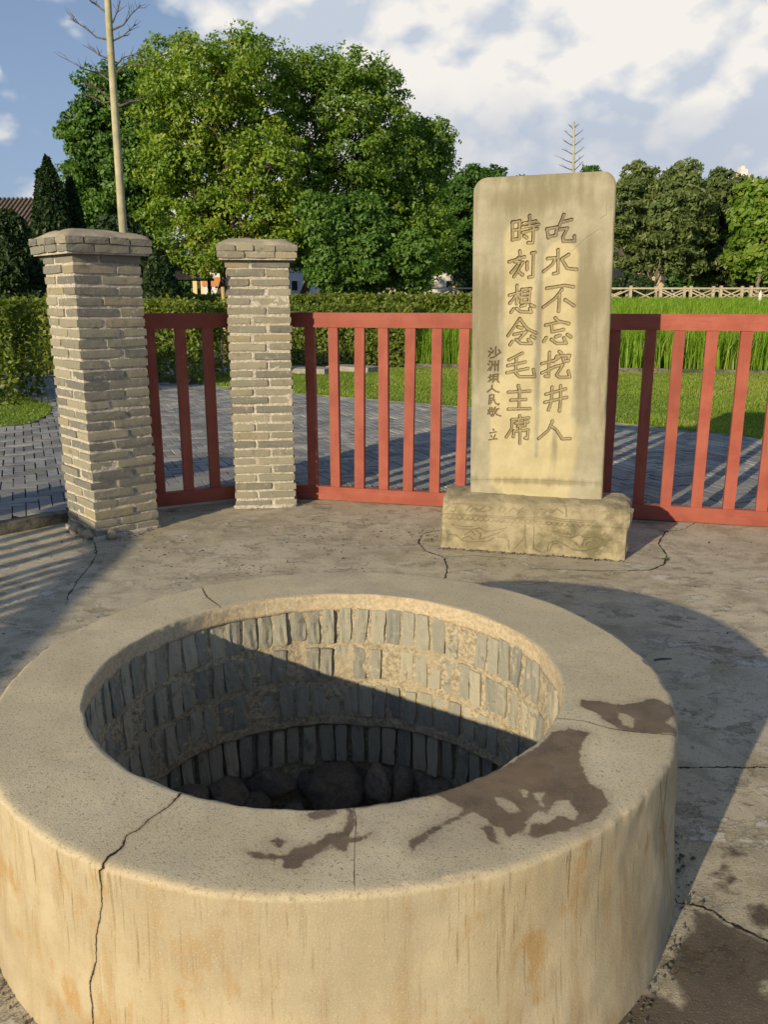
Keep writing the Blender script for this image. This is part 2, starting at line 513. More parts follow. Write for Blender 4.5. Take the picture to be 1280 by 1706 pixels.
def mat_yard():
    m, b, pr, L = new_mat('yard_concrete')
    co = worldco(b)
    wet, crack = b.attr('wet'), b.attr('crack')
    big = b.noise(co, 0.9, 5, 0.62, 0.3)
    mid = b.noise(co, 5.5, 6, 0.66, 0.4)
    fl = b.noise(b.mapping(co, rot=(0, 0, R(-12)), scale=(0.75, 1.25, 1)), 5.5, 9, 0.74, 0.25)
    fine = b.noise(co, 190, 3, 0.7)
    col = b.mix(b.mr(big, 0.35, 0.65), (0.46, 0.405, 0.285), (0.57, 0.51, 0.38))
    col = b.mix(b.mr(mid, 0.44, 0.66, 0, 0.85), col, (0.34, 0.292, 0.198))
    flm = b.mr(fl, 0.545, 0.60)
    col = b.mix(b.math('MULTIPLY', flm, 0.8), col, (0.60, 0.565, 0.485))
    fl2 = b.noise(b.mapping(co, loc=(5, 3, 0), scale=(0.8, 1.2, 1)), 4.2, 9, 0.75, 0.25)
    fm2 = b.mr(fl2, 0.575, 0.625)
    col = b.mix(b.math('MULTIPLY', fm2, 0.6), col, (0.28, 0.238, 0.165))
    col = b.mix(b.mr(fine, 0.52, 0.72, 0, 0.55), col, (0.66, 0.59, 0.45))
    col = b.mix(b.mr(b.noise(co, 75, 3, 0.6), 0.58, 0.70, 0, 0.7), col, (0.20, 0.165, 0.11))
    col = b.mix(b.mr(b.noise(co, 240, 2, 0.5), 0.56, 0.68, 0, 0.5), col, (0.20, 0.165, 0.11))
    edge = b.math('ADD', wet, b.math('MULTIPLY_ADD', b.noise(co, 22, 5, 0.7), 0.05, -0.025))
    wm = b.mr(edge, -0.012, 0.010)
    wc_ = b.mix(b.mr(mid, 0.35, 0.65), (0.085, 0.066, 0.045), (0.13, 0.102, 0.070))
    wc_ = b.mix(b.mr(fine, 0.56, 0.72, 0, 0.7), wc_, (0.28, 0.22, 0.14))
    col = b.mix(b.math('MULTIPLY', wm, 0.97), col, wc_)
    ck = b.math('ADD', crack, b.math('MULTIPLY_ADD', b.noise(co, 24, 6, 0.75), 0.05, -0.025))
    cwid = b.mr(b.noise(co, 7, 3, 0.6), 0.30, 0.72, 0.0008, 0.0075)
    cm = b.math('MULTIPLY', b.mr(b.math('SUBTRACT', b.math('ABSOLUTE', ck), cwid), -0.0006, 0.0016, 1.0, 0.0), b.mr(b.attr('crackd'), 0.035, 0.05, 1.0, 0.0))
    col = b.mix(cm, col, (0.025, 0.02, 0.015))
    L(col, pr.inputs['Base Color'])
    L(b.mr(wm, 0, 1, 0.85, 0.62), pr.inputs['Roughness'])
    h = b.math('ADD', b.math('MULTIPLY', fine, 0.35), b.math('MULTIPLY', mid, 1.1))
    h = b.math('ADD', h, b.math('MULTIPLY', flm, 0.9))
    h = b.math('SUBTRACT', h, b.math('MULTIPLY', fm2, 0.9))
    h = b.math('SUBTRACT', h, b.math('MULTIPLY', cm, 4.0))
    L(b.bump(h, 0.75, 0.010), pr.inputs['Normal'])
    return m

def mat_brick(name, cols, wear=(0.40, 0.365, 0.285), scale=26, lichen=0.4, smears=0.0):
    m, b, pr, L = new_mat(name)
    co = objco(b)
    oi = b.n('ShaderNodeObjectInfo').outputs['Random']
    off = b.n('ShaderNodeVectorMath', operation='ADD')
    L(co, off.inputs[0])
    cx = b.n('ShaderNodeCombineXYZ')
    L(b.math('MULTIPLY', oi, 37.0), cx.inputs[0]); L(b.math('MULTIPLY', oi, 91.0), cx.inputs[1])
    L(cx.outputs[0], off.inputs[1])
    v = off.outputs[0]
    cr = b.n('ShaderNodeValToRGB')
    L(oi, cr.inputs[0])
    e = cr.color_ramp.elements
    for i, c in enumerate(cols):
        pos = i / (len(cols) - 1)
        el = e[i] if i < 2 else e.new(pos)
        el.position = pos
        el.color = (*c, 1)
    n = b.noise(v, scale, 6, 0.68)
    col = b.mix(b.mr(n, 0.54, 0.76), cr.outputs[0], wear)
    dark = b.noise(v, scale * 0.6, 5, 0.65)
    col = b.mix(b.mr(dark, 0.56, 0.74, 0, lichen), col, (0.10, 0.09, 0.07))
    col = b.mix(b.mr(b.noise(v, scale * 8, 2), 0.62, 0.74, 0, 0.5), col, (0.60, 0.55, 0.45))
    smear = b.mr(b.noise(v, scale * 0.9, 6, 0.75, 0.2), 0.60, 0.68, 0, smears)
    col = b.mix(smear, col, (0.56, 0.51, 0.40))          # mortar left on the face
    L(col, pr.inputs['Base Color'])
    pr.inputs['Roughness'].default_value = 0.9
    h = b.math('ADD', b.math('MULTIPLY', n, 1.0), b.math('MULTIPLY', b.noise(v, scale * 6, 4, 0.7), 0.4))
    L(b.bump(h, 0.8, 0.006), pr.inputs['Normal'])
    return m

def mat_mortar(name, c1, c2, c3, scale=60):
    m, b, pr, L = new_mat(name)
    co = objco(b)
    n = b.noise(co, scale, 6, 0.72)
    col = b.mix(b.mr(n, 0.35, 0.62), c1, c2)
    col = b.mix(b.mr(b.noise(co, 6, 4, 0.6), 0.50, 0.68), col, c3)
    L(col, pr.inputs['Base Color'])
    pr.inputs['Roughness'].default_value = 0.95
    L(b.bump(n, 1.0, 0.012), pr.inputs['Normal'])
    return m

def mat_red():
    m, b, pr, L = new_mat('red_painted_wood')
    co = objco(b)
    oi = b.n('ShaderNodeObjectInfo').outputs['Random']
    off = b.n('ShaderNodeVectorMath', operation='ADD')
    L(co, off.inputs[0])
    cx = b.n('ShaderNodeCombineXYZ')
    L(b.math('MULTIPLY', oi, 31.0), cx.inputs[0]); L(b.math('MULTIPLY', oi, 57.0), cx.inputs[2])
    L(cx.outputs[0], off.inputs[1])
    v = b.mapping(off.outputs[0], scale=(0.06, 1, 1))     # local X runs along the grain
    gr = b.noise(v, 130, 5, 0.65, 0.4)
    pat = b.noise(off.outputs[0], 5, 4, 0.6)
    col = b.mix(b.mr(pat, 0.35, 0.66), (0.290, 0.070, 0.046), (0.355, 0.098, 0.064))
    col = b.mix(b.mr(gr, 0.60, 0.74, 0, 0.55), col, (0.20, 0.052, 0.036))
    col = b.mix(b.mr(b.noise(v, 36, 5, 0.7, 0.6), 0.66, 0.72, 0, 0.7), col, (0.13, 0.040, 0.030))
    col = b.mix(b.mr(b.noise(v, 18, 5, 0.7, 0.3), 0.56, 0.72, 0, 0.5), col, (0.40, 0.145, 0.095))
    col = b.mix(b.mr(b.noise(off.outputs[0], 60, 3, 0.7), 0.70, 0.76, 0, 0.45), col, (0.46, 0.22, 0.15))
    col = b.mix(1.0, col, b.mix(oi, (0.90, 0.90, 0.90), (1.08, 1.08, 1.08)), 'MULTIPLY')
    L(col, pr.inputs['Base Color'])
    pr.inputs['Roughness'].default_value = 0.62
    L(b.bump(gr, 0.30, 0.004), pr.inputs['Normal'])
    return m

def mat_stele():
    """attributes: ochre (washed yellow bands), dirt (grey-green film), cut (dirt and painted groove shade along the carving)"""
    m, b, pr, L = new_mat('carved_stone')
    co = objco(b)
    och, dirt, cut = b.attr('ochre'), b.attr('dirt'), b.attr('cut')
    v = b.mapping(co, scale=(1.0, 1.0, 0.16))
    st = b.noise(v, 22, 5, 0.62, 0.2)
    n = b.noise(co, 7, 5, 0.62)
    f = b.noise(co, 170, 3, 0.7)
    base = b.mix(b.mr(n, 0.36, 0.64), (0.315, 0.288, 0.200), (0.395, 0.362, 0.258))
    yel = b.mix(b.mr(n, 0.35, 0.65), (0.475, 0.405, 0.225), (0.55, 0.48, 0.285))
    ochf = b.math('MULTIPLY', b.mr(b.math('ADD', och, b.math('MULTIPLY_ADD', st, 1.0, -0.5)), 0.25, 0.95), 0.82)
    col = b.mix(ochf, base, yel)
    df = b.mr(b.math('ADD', dirt, b.math('MULTIPLY_ADD', st, 1.1, -0.50)), 0.18, 0.72)
    col = b.mix(b.math('MULTIPLY', df, 0.78), col, (0.215, 0.188, 0.115))
    col = b.mix(b.mr(b.noise(co, 60, 4, 0.7), 0.60, 0.75, 0, 0.35), col, (0.24, 0.215, 0.15))
    col = b.mix(b.mr(f, 0.55, 0.8, 0, 0.3), col, (0.55, 0.49, 0.36))
    col = b.mix(b.math('MULTIPLY', cut, 0.95), col, (0.105, 0.058, 0.024))  # brown dirt and recess shade painted together into the carved strokes
    L(col, pr.inputs['Base Color'])
    h = b.math('ADD', b.math('MULTIPLY', f, 0.4), b.math('MULTIPLY', b.noise(co, 45, 5, 0.65), 0.7))
    L(b.bump(h, 0.4, 0.003), pr.inputs['Normal'])
    pr.inputs['Roughness'].default_value = 0.88
    return m

def mat_pedestal():
    m, b, pr, L = new_mat('weathered_pedestal_stone')
    co = objco(b)
    cut = b.attr('cut')
    n = b.noise(co, 9, 6, 0.65)
    col = b.mix(b.mr(n, 0.36, 0.62), (0.25, 0.215, 0.135), (0.38, 0.33, 0.215))
    col = b.mix(b.mr(b.noise(co, 4, 5, 0.6), 0.52, 0.66, 0, 0.85), col, (0.135, 0.122, 0.065))
    col = b.mix(b.mr(b.noise(co, 23, 5, 0.7), 0.60, 0.72, 0, 0.5), col, (0.55, 0.49, 0.36))
    col = b.mix(b.math('MULTIPLY', cut, 0.6), col, (0.13, 0.10, 0.05))
    L(col, pr.inputs['Base Color'])
    h = b.math('ADD', b.math('MULTIPLY', b.noise(co, 55, 6, 0.7), 1.0), b.math('MULTIPLY', n, 0.8))
    L(b.bump(h, 0.7, 0.006), pr.inputs['Normal'])
    pr.inputs['Roughness'].default_value = 0.92
    return m

def mat_leaf(name, cols, translucent=0.35, rough=0.5):
    """attribute tint (0..1 per leaf) picks along the colours"""
    m = bpy.data.materials.new(name)
    m.use_nodes = True
    nt = m.node_tree
    nt.nodes.clear()
    b = NB(nt)
    cr = b.n('ShaderNodeValToRGB')
    nt.links.new(b.attr('tint'), cr.inputs[0])
    e = cr.color_ramp.elements
    for i, c in enumerate(cols):
        pos = i / (len(cols) - 1)
        el = e[i] if i < 2 else e.new(pos)
        el.position = pos
        el.color = (*c, 1)
    d = b.n('ShaderNodeBsdfDiffuse')
    t = b.n('ShaderNodeBsdfTranslucent')
    g = b.n('ShaderNodeBsdfGlossy')
    g.inputs['Roughness'].default_value = rough
    g.inputs['Color'].default_value = (0.5, 0.5, 0.5, 1)
    nt.links.new(cr.outputs[0], d.inputs[0])
    nt.links.new(b.mix(1.0, cr.outputs[0], (1.25, 1.35, 0.6), 'MULTIPLY'), t.inputs[0])
    m1 = b.n('ShaderNodeMixShader'); m1.inputs[0].default_value = translucent
    nt.links.new(d.outputs[0], m1.inputs[1]); nt.links.new(t.outputs[0], m1.inputs[2])
    m2 = b.n('ShaderNodeMixShader'); m2.inputs[0].default_value = 0.05
    nt.links.new(m1.outputs[0], m2.inputs[1]); nt.links.new(g.outputs[0], m2.inputs[2])
    o = b.n('ShaderNodeOutputMaterial')
    nt.links.new(m2.outputs[0], o.inputs[0])
    return m

M = {}
M['coping'] = mat_coping()
M['yard'] = mat_yard()
M['pillar_brick'] = mat_brick('grey_pillar_brick', [(0.24, 0.228, 0.170), (0.33, 0.302, 0.220), (0.19, 0.188, 0.158), (0.34, 0.312, 0.225), (0.27, 0.256, 0.192), (0.165, 0.162, 0.142), (0.325, 0.282, 0.178), (0.235, 0.228, 0.185)], lichen=0.55, smears=0.55)
M['well_brick'] = mat_brick('grey_well_brick', [(0.27, 0.265, 0.220), (0.36, 0.345, 0.275), (0.22, 0.222, 0.198), (0.41, 0.385, 0.295), (0.30, 0.292, 0.240), (0.47, 0.43, 0.32)], wear=(0.46, 0.41, 0.30), scale=30, lichen=0.75, smears=0.7)
M['mortar'] = mat_mortar('pale_mortar', (0.38, 0.34, 0.265), (0.70, 0.65, 0.55), (0.52, 0.47, 0.37))
M['well_mortar'] = mat_mortar('well_mortar', (0.30, 0.250, 0.170), (0.62, 0.535, 0.375), (0.50, 0.43, 0.30), 70)
M['cap'] = simple_mat('cap_render', (0.385, 0.325, 0.235), (0.47, 0.40, 0.295), 14, 0.92, 0.6, 0.006, c3=(0.30, 0.26, 0.195))
M['red'] = mat_red()
M['stele'] = mat_stele()
M['pedestal'] = mat_pedestal()
M['boulder'] = simple_mat('well_boulder', (0.34, 0.285, 0.23), (0.55, 0.465, 0.375), 11, 0.5, 1.0, 0.02, c3=(0.26, 0.25, 0.22), rnd=0.3, spec=0.4)
M['dark_earth'] = simple_mat('wet_earth', (0.035, 0.032, 0.028), (0.06, 0.055, 0.045), 12, 0.5, 0.6, 0.01)
M['paver'] = mat_brick('grey_paver', [(0.205, 0.212, 0.215), (0.265, 0.268, 0.262), (0.17, 0.178, 0.184), (0.30, 0.298, 0.28), (0.235, 0.240, 0.24)], wear=(0.29, 0.29, 0.272), scale=11, lichen=0.35)
M['paver_far'] = simple_mat('grey_paver_field', (0.19, 0.197, 0.20), (0.285, 0.287, 0.278), 7, 0.85, 0.5, 0.01, c3=(0.34, 0.33, 0.30), world_=True, tinted=True)
M['joint'] = simple_mat('sandy_joint', (0.085, 0.08, 0.068), (0.15, 0.14, 0.115), 20, 0.95, 0.5, 0.01, world_=True)
M['kerb'] = simple_mat('mossy_kerb', (0.085, 0.08, 0.065), (0.19, 0.175, 0.135), 13, 0.9, 0.8, 0.01, c3=(0.06, 0.065, 0.04))
M['soil'] = simple_mat('soil', (0.075, 0.058, 0.038), (0.12, 0.095, 0.06), 3, 0.95, 0.6, 0.03, world_=True)
M['terrain'] = simple_mat('rough_ground', (0.055, 0.07, 0.025), (0.10, 0.10, 0.05), 0.6, 0.95, 0.5, 0.05, c3=(0.12, 0.10, 0.06), world_=True)
M['lawn'] = simple_mat('lawn_sward', (0.15, 0.23, 0.036), (0.22, 0.29, 0.055), 3.0, 0.95, 0.5, 0.02, c3=(0.20, 0.20, 0.07), world_=True)
M['stone_slab'] = simple_mat('pale_slab', (0.28, 0.26, 0.215), (0.36, 0.33, 0.28), 10, 0.9, 0.5, 0.01)
M['bark'] = simple_mat('bark', (0.065, 0.048, 0.032), (0.13, 0.10, 0.07), 9, 0.95, 0.9, 0.02)
M['bark_pale'] = simple_mat('pale_bark', (0.15, 0.125, 0.085), (0.24, 0.20, 0.14), 9, 0.95, 0.9, 0.02)
M['deadwood'] = simple_mat('bare_dead_trunk', (0.40, 0.37, 0.235), (0.50, 0.46, 0.30), 5, 0.9, 0.6, 0.01, c3=(0.31, 0.30, 0.19))
M['twig'] = simple_mat('dead_twig', (0.10, 0.085, 0.07), (0.16, 0.14, 0.115), 9, 0.9, 0.3, 0.01)
M['whitewash'] = simple_mat('limewash_band', (0.60, 0.58, 0.52), (0.72, 0.70, 0.64), 9, 0.9, 0.3, 0.01)
M['far_wood'] = simple_mat('pale_fence_wood', (0.40, 0.34, 0.235), (0.50, 0.43, 0.31), 5, 0.9, 0.3, 0.01, rnd=0.12)
M['wall_white'] = simple_mat('white_render', (0.66, 0.64, 0.60), (0.74, 0.72, 0.68), 0.8, 0.9, 0.2, 0.01, world_=True)
M['wall_yellow'] = simple_mat('yellow_render', (0.60, 0.48, 0.24), (0.68, 0.55, 0.30), 0.8, 0.9, 0.2, 0.01, world_=True)
M['wall_beige'] = simple_mat('beige_render', (0.52, 0.41, 0.26), (0.60, 0.48, 0.32), 0.8, 0.9, 0.2, 0.01, world_=True)
M['wall_blue'] = simple_mat('blue_white_render', (0.56, 0.60, 0.66), (0.62, 0.66, 0.72), 0.8, 0.9, 0.2, 0.01, world_=True)
M['tower'] = simple_mat('tower_render', (0.70, 0.62, 0.46), (0.78, 0.70, 0.54), 0.2, 0.9, 0.0, world_=True)
M['orange_trim'] = simple_mat('orange_trim', (0.50, 0.22, 0.08), (0.58, 0.27, 0.10), 2, 0.8, 0.2, 0.01)
M['roof_tile'] = simple_mat('brown_roof_tile', (0.10, 0.075, 0.055), (0.20, 0.15, 0.11), 6, 0.9, 0.6, 0.03)
M['roof_dark'] = simple_mat('black_roof_tile', (0.018, 0.018, 0.02), (0.035, 0.034, 0.034), 6, 0.85, 0.4, 0.02)
M['red_cloth'] = simple_mat('red_canvas', (0.55, 0.03, 0.035), (0.64, 0.05, 0.05), 3, 0.7, 0.1, 0.01)
M['white_cloth'] = simple_mat('white_canvas', (0.72, 0.70, 0.69), (0.80, 0.78, 0.77), 3, 0.7, 0.1, 0.01)
M['bamboo'] = simple_mat('bamboo_stake', (0.42, 0.30, 0.12), (0.52, 0.38, 0.17), 7, 0.7, 0.2, 0.01)
mg, bg_, pg, Lg = new_mat('dark_glass')
pg.inputs['Base Color'].default_value = (0.03, 0.035, 0.04, 1)
pg.inputs['Roughness'].default_value = 0.12
M['glass'] = mg
M['leaf_yellow'] = mat_leaf('yellowish_leaf', [(0.093, 0.176, 0.018), (0.159, 0.272, 0.026), (0.240, 0.351, 0.036), (0.349, 0.393, 0.049)])
M['leaf_mid'] = mat_leaf('mid_green_leaf', [(0.069, 0.145, 0.019), (0.127, 0.237, 0.029), (0.193, 0.310, 0.040), (0.283, 0.359, 0.055)])
M['leaf_deep'] = mat_leaf('deep_green_leaf', [(0.039, 0.098, 0.017), (0.073, 0.163, 0.026), (0.117, 0.234, 0.036), (0.182, 0.286, 0.049)])
M['leaf_cypress'] = mat_leaf('cypress_leaf', [(0.016, 0.038, 0.012), (0.030, 0.062, 0.017), (0.051, 0.092, 0.023), (0.101, 0.132, 0.031)], 0.15)
M['leaf_willow'] = mat_leaf('greyish_leaf', [(0.073, 0.117, 0.035), (0.122, 0.179, 0.056), (0.179, 0.235, 0.074), (0.244, 0.293, 0.098)])
M['leaf_hedge'] = mat_leaf('hedge_leaf', [(0.055, 0.092, 0.013), (0.110, 0.165, 0.020), (0.180, 0.235, 0.030), (0.280, 0.290, 0.055)])
M['leaf_rice'] = mat_leaf('rice_blade', [(0.120, 0.230, 0.014), (0.190, 0.340, 0.020), (0.260, 0.420, 0.030), (0.380, 0.440, 0.080)], 0.45)
M['leaf_lawn'] = mat_leaf('lawn_blade', [(0.160, 0.255, 0.030), (0.225, 0.330, 0.040), (0.290, 0.370, 0.055), (0.400, 0.390, 0.120)], 0.4)
# ------------------------------------------------------------------ ground, yard, paving, lawn
PAVE_Z = 0.06
F0 = on_z(492, 831)                      # where the bottom rail leaves the second pillar
def fence_pt(s, back=0.0, z=0.0):
    p = F0 + FU * s - FN * back
    return np.array([p[0], p[1], z])

def sheet(name, pts, z, mat, kind='structure', skirt=0.0):
    v = [(x, y, z) for x, y in pts]
    f = [tuple(range(len(pts)))]
    if skirt:
        n = len(pts)
        v += [(x, y, z - skirt) for x, y in pts]
        f += [(i, i + n, (i + 1) % n + n, (i + 1) % n) for i in range(n)]
    o = build(name, v, f, mat)
    bmx = bmesh.new(); bmx.from_mesh(o.data)
    bmesh.ops.recalc_face_normals(bmx, faces=bmx.faces)
    for q in bmx.faces:
        if abs(q.normal.z) > 0.9 and q.normal.z < 0:
            q.normal_flip()
    bmx.to_mesh(o.data); bmx.free()
    if kind:
        o['kind'] = kind
    return o

# wide rough ground out to the horizon; it rises gently beyond the field
def ground_z(Y):
    return np.where(Y < 16, 0.0, np.minimum((Y - 16) * 0.019, 0.75))
gx = np.concatenate([np.linspace(-3000, -60, 12), np.linspace(-50, 50, 41), np.linspace(60, 3000, 12)])
gy = np.concatenate([np.linspace(-3000, -30, 10), np.linspace(-20, 80, 51), np.linspace(90, 4000, 14)])
GX, GY = np.meshgrid(gx, gy, indexing='ij')
GZ = ground_z(GY) - 0.03
GZ = np.where((np.abs(GX) < 4) & (GY > -2.5) & (GY < 4.5), -1.3, GZ)      # dug out under the yard for the shaft
o = build('ground', p3(GX, GY, GZ).reshape(-1, 3), grid_faces(len(gx), len(gy)), M['terrain'], smooth=True)
o['kind'] = 'structure'

# concrete yard round the well
nx, ny = 440, 380
X, Y = np.meshgrid(np.linspace(-5.6, 5.8, nx), np.linspace(-3.2, 6.15, ny), indexing='ij')
P2 = np.stack([X.ravel(), Y.ravel()], -1)
Pn = p3(P2[:, 0], P2[:, 1])
YZ = fbm(Pn, 1.3, 3, 5) * 0.004 + fbm(Pn, 7, 3, 9) * 0.0018
WET_YARD = [
    [(1158, 1514), (1205, 1535), (1290, 1575), (1340, 1640), (1330, 1760), (940, 1790), (1000, 1712), (1030, 1672), (1062, 1656), (1092, 1660), (1125, 1672), (1150, 1686), (1152, 1674), (1134, 1648), (1120, 1628), (1116, 1604), (1128, 1588), (1138, 1568), (1160, 1545)],
    [(1200, 1406), (1222, 1412), (1246, 1424), (1230, 1430), (1206, 1420)],
    [(1194, 1436), (1216, 1440), (1222, 1450), (1206, 1448)],
    [(1180, 1452), (1204, 1452), (1226, 1462), (1222, 1470), (1196, 1462)],
    [(1190, 1470), (1214, 1476), (1232, 1488), (1214, 1490), (1200, 1480)],
    [(1245, 1512), (1275, 1500), (1300, 1540), (1270, 1548), (1250, 1530)],
]
DRY = [[(1262, 1640), (1290, 1636), (1300, 1670), (1276, 1662)]]
wet = np.full(len(P2), -1.0)
for pl in WET_YARD:
    wet = np.maximum(wet, poly_sdf(P2, zpts(pl, 0)))
for pl in DRY:
    wet = np.minimum(wet, -poly_sdf(P2, zpts(pl, 0)))
CR_YARD = [
    [(1146, 1504), (1185, 1516), (1222, 1540), (1262, 1556), (1310, 1585)],
    [(1136, 1279), (1190, 1278), (1250, 1279), (1330, 1277)],
    [(730, 884), (705, 888), (697, 902), (710, 918), (740, 928), (746, 945), (742, 965)],
    [(740, 928), (790, 925), (850, 930)],
    [(1110, 885), (1098, 905), (1112, 925), (1108, 940), (1085, 950), (1000, 952), (900, 948)],
    [(1110, 885), (1140, 882), (1165, 868)],
    [(158, 905), (160, 925), (148, 945), (128, 970), (110, 1000)],
    [(0, 945), (60, 930), (120, 905)],
]
crk, crkd = crack_dist(P2, [zpts(pl, 0) for pl in CR_YARD], [1.2, 1.3, 1.2, 2.2, 1.4, 2.0, 1.5, 2.4])
yf = grid_faces(nx, ny)
yc = P2[yf].mean(1)
yf = yf[np.hypot(yc[:, 0] + 0.125, yc[:, 1] - 2.008) > 0.74]      # the well stands in this opening
build('yard', p3(P2[:, 0], P2[:, 1], YZ), yf, M['yard'], smooth=True, attrs={'wet': wet, 'crack': crk, 'crackd': crkd})['kind'] = 'structure'

# raised paving outside the fence
YARD_EDGE = [(-7.2, 0.15), (-4.75, 2.56), (-2.36, 4.93), (-2.02, 5.27), (-1.62, 5.60), (-1.08, 5.88), tuple(fence_pt(-0.25, 0.10)[:2]), tuple(fence_pt(7.5, 0.10)[:2])]
LAWN_EDGE = [(-2.9, 13.45), (-1.36, 12.25), (1.07, 10.57), (3.79, 8.10), (6.6, 5.5)]
bed = YARD_EDGE + [(14, 6), (14, 13), (6.9, 15.1), (0.6, 16.75), (-3, 17.4), (-16, 20), (-16, -2)]
sheet('paving_bed', bed, PAVE_Z - 0.016, M['joint'], skirt=0.06)
lawn_poly = LAWN_EDGE + [(14, 3.2), (14, 13.1), (6.9, 15.05), (0.6, 16.7), (-1.8, 17.2), (-3.4, 15.2)]
sheet('lawn', lawn_poly, PAVE_Z + 0.006, M['lawn'], skirt=0.03)
ISLAND = zpts([(-260, 735), (0, 712), (50, 706), (82, 690), (86, 678), (60, 668), (30, 655), (-260, 640)], PAVE_Z)
sheet('hedge_verge', ISLAND, PAVE_Z + 0.006, M['lawn'], skirt=0.03)
HEDGE_A = [(-3.0, 13.4), (-2.3, 14.6), (-9.6, 18.6), (-10.2, 17.3), (-6.0, 15.4)]

# pavers: herringbone of edge-laid grey bricks; the largest in view are parts, the rest one part
PW, NR, GAP = 0.082, 3, 0.005
pav_rot = R(23)
cr_, sr_ = math.cos(pav_rot), math.sin(pav_rot)
cells = []
for j in range(-40, 41):
    for k in range(-260, 261):
        for kind in (0, 1):
            if kind == 0:
                cx, cy, a = k + 2 * NR * j + NR / 2, k + 0.5, 0.0
            else:
                cx, cy, a = k + 2 * NR * j + 2 * NR - 0.5, k + NR / 2, math.pi / 2
            cells.append((cx * PW, cy * PW, a))
cells = np.array(cells)
wx = cells[:, 0] * cr_ - cells[:, 1] * sr_
wy = cells[:, 0] * sr_ + cells[:, 1] * cr_ + 9.0
pc = np.stack([wx, wy], -1)
okp = (wx > -9.5) & (wx < 6.2) & (wy > 2.4) & (wy < 17.5)
pc, pa = pc[okp], cells[okp, 2] + pav_rot
okp = inside(pc, bed) & ~inside(pc, lawn_poly) & ~inside(pc, ISLAND) & ~inside(pc, HEDGE_A)
okp &= poly_dist(pc, YARD_EDGE) > 0.075
pxs = 640 + FPX * pc[:, 0] / (pc[:, 1] * CP + CAM_H * SP)
okp &= (pxs > -700) & (pxs < 1900)
pc, pa, pxs = pc[okp], pa[okp], pxs[okp]
dist = np.hypot(pc[:, 0], pc[:, 1])
vis = (pxs > -5) & (pxs < 1290)
order = np.argsort(np.where(vis, dist, dist + 100))
paving = empty('paving', (0, 0, PAVE_Z))
paving['kind'] = 'structure'
paver_meshes = []
for i in range(5):
    me = box_mesh('paver', PW * NR - GAP, PW - GAP, 0.03, (3, 1, 1), 0.16, 0.0016, i + 3)
    me.materials.append(M['paver'])
    paver_meshes.append(me)
pz = rng.normal(0, 0.0016, len(pc))
for q in order[:300]:
    o = bpy.data.objects.new('paver', paver_meshes[int(rng.integers(5))])
    COL.objects.link(o)
    o.parent = paving
    o.location = (pc[q, 0], pc[q, 1], -0.012 + pz[q])
    o.rotation_euler = (rng.normal(0, 0.006), rng.normal(0, 0.006), pa[q] + rng.normal(0, 0.008))
rest = order[300:]
hx, hy, bv = (PW * NR - GAP) / 2, (PW - GAP) / 2, 0.004
tmpl = np.array([(-hx, -hy, -0.016), (hx, -hy, -0.016), (hx, hy, -0.016), (-hx, hy, -0.016),
                 (-hx + bv, -hy + bv, 0), (hx - bv, -hy + bv, 0), (hx - bv, hy - bv, 0), (-hx + bv, hy - bv, 0)])
tf = np.array([(4, 5, 6, 7), (0, 1, 5, 4), (1, 2, 6, 5), (2, 3, 7, 6), (3, 0, 4, 7)])
ca, sa = np.cos(pa[rest])[:, None], np.sin(pa[rest])[:, None]
tilt = rng.normal(0, 0.005, (len(rest), 1)) * tmpl[None, :, 0] + rng.normal(0, 0.007, (len(rest), 1)) * tmpl[None, :, 1]
V = np.stack([pc[rest, 0:1] + tmpl[None, :, 0] * ca - tmpl[None, :, 1] * sa,
              pc[rest, 1:2] + tmpl[None, :, 0] * sa + tmpl[None, :, 1] * ca,
              tmpl[None, :, 2] + tilt + pz[rest][:, None] + 0.003], -1).reshape(-1, 3)
Fc = (tf[None] + (np.arange(len(rest)) * 8)[:, None, None]).reshape(-1, 4)
build('far_pavers', V, Fc, M['paver_far'], paving, False, {'tint': np.repeat(rng.uniform(0.72, 1.28, len(rest)), 8)})['kind'] = 'stuff'

# mossy kerb where the paving steps down to the yard, left of the first pillar
kerb = empty('kerb', (-3.4, 3.9, 0))
kerb['kind'] = 'structure'
ka, kb = np.array([-2.03, 5.26]), np.array([-4.75, 2.56])
for i in range(5):
    a, b2 = ka + (kb - ka) * (i / 5 + 0.002), ka + (kb - ka) * ((i + 1) / 5 - 0.002)
    me = box_mesh('kerb_stone', np.linalg.norm(b2 - a), 0.10, 0.10, (6, 2, 2), 0.25, 0.005, 40 + i)
    mid = (a + b2) / 2
    ang = math.atan2(*(b2 - a)[::-1])
    link('kerb_stone', me, M['kerb'], kerb, (mid[0] + 3.4, mid[1] - 3.9, 0.022), (0, 0, ang))

# pale slabs lying at the edge of the lawn
for i, (px, py, sx, sy) in enumerate([(590, 619, 0.95, 0.55), (515, 622, 0.8, 0.5)]):
    p = on_z(px, py, PAVE_Z)
    me = box_mesh('stone_slab', sx, sy, 0.12, (5, 3, 1), 0.2, 0.012, 60 + i)
    tag(link('stone_slab', me, M['stone_slab'], None, (p[0], p[1], PAVE_Z + 0.05), (0, 0, R(-30 + 14 * i))),
        ['pale stone slab on the lawn edge below the hedge, right one of two', 'pale stone slab on the lawn edge just right of the second pillar'][i], 'slab', 'slabs on the lawn edge')

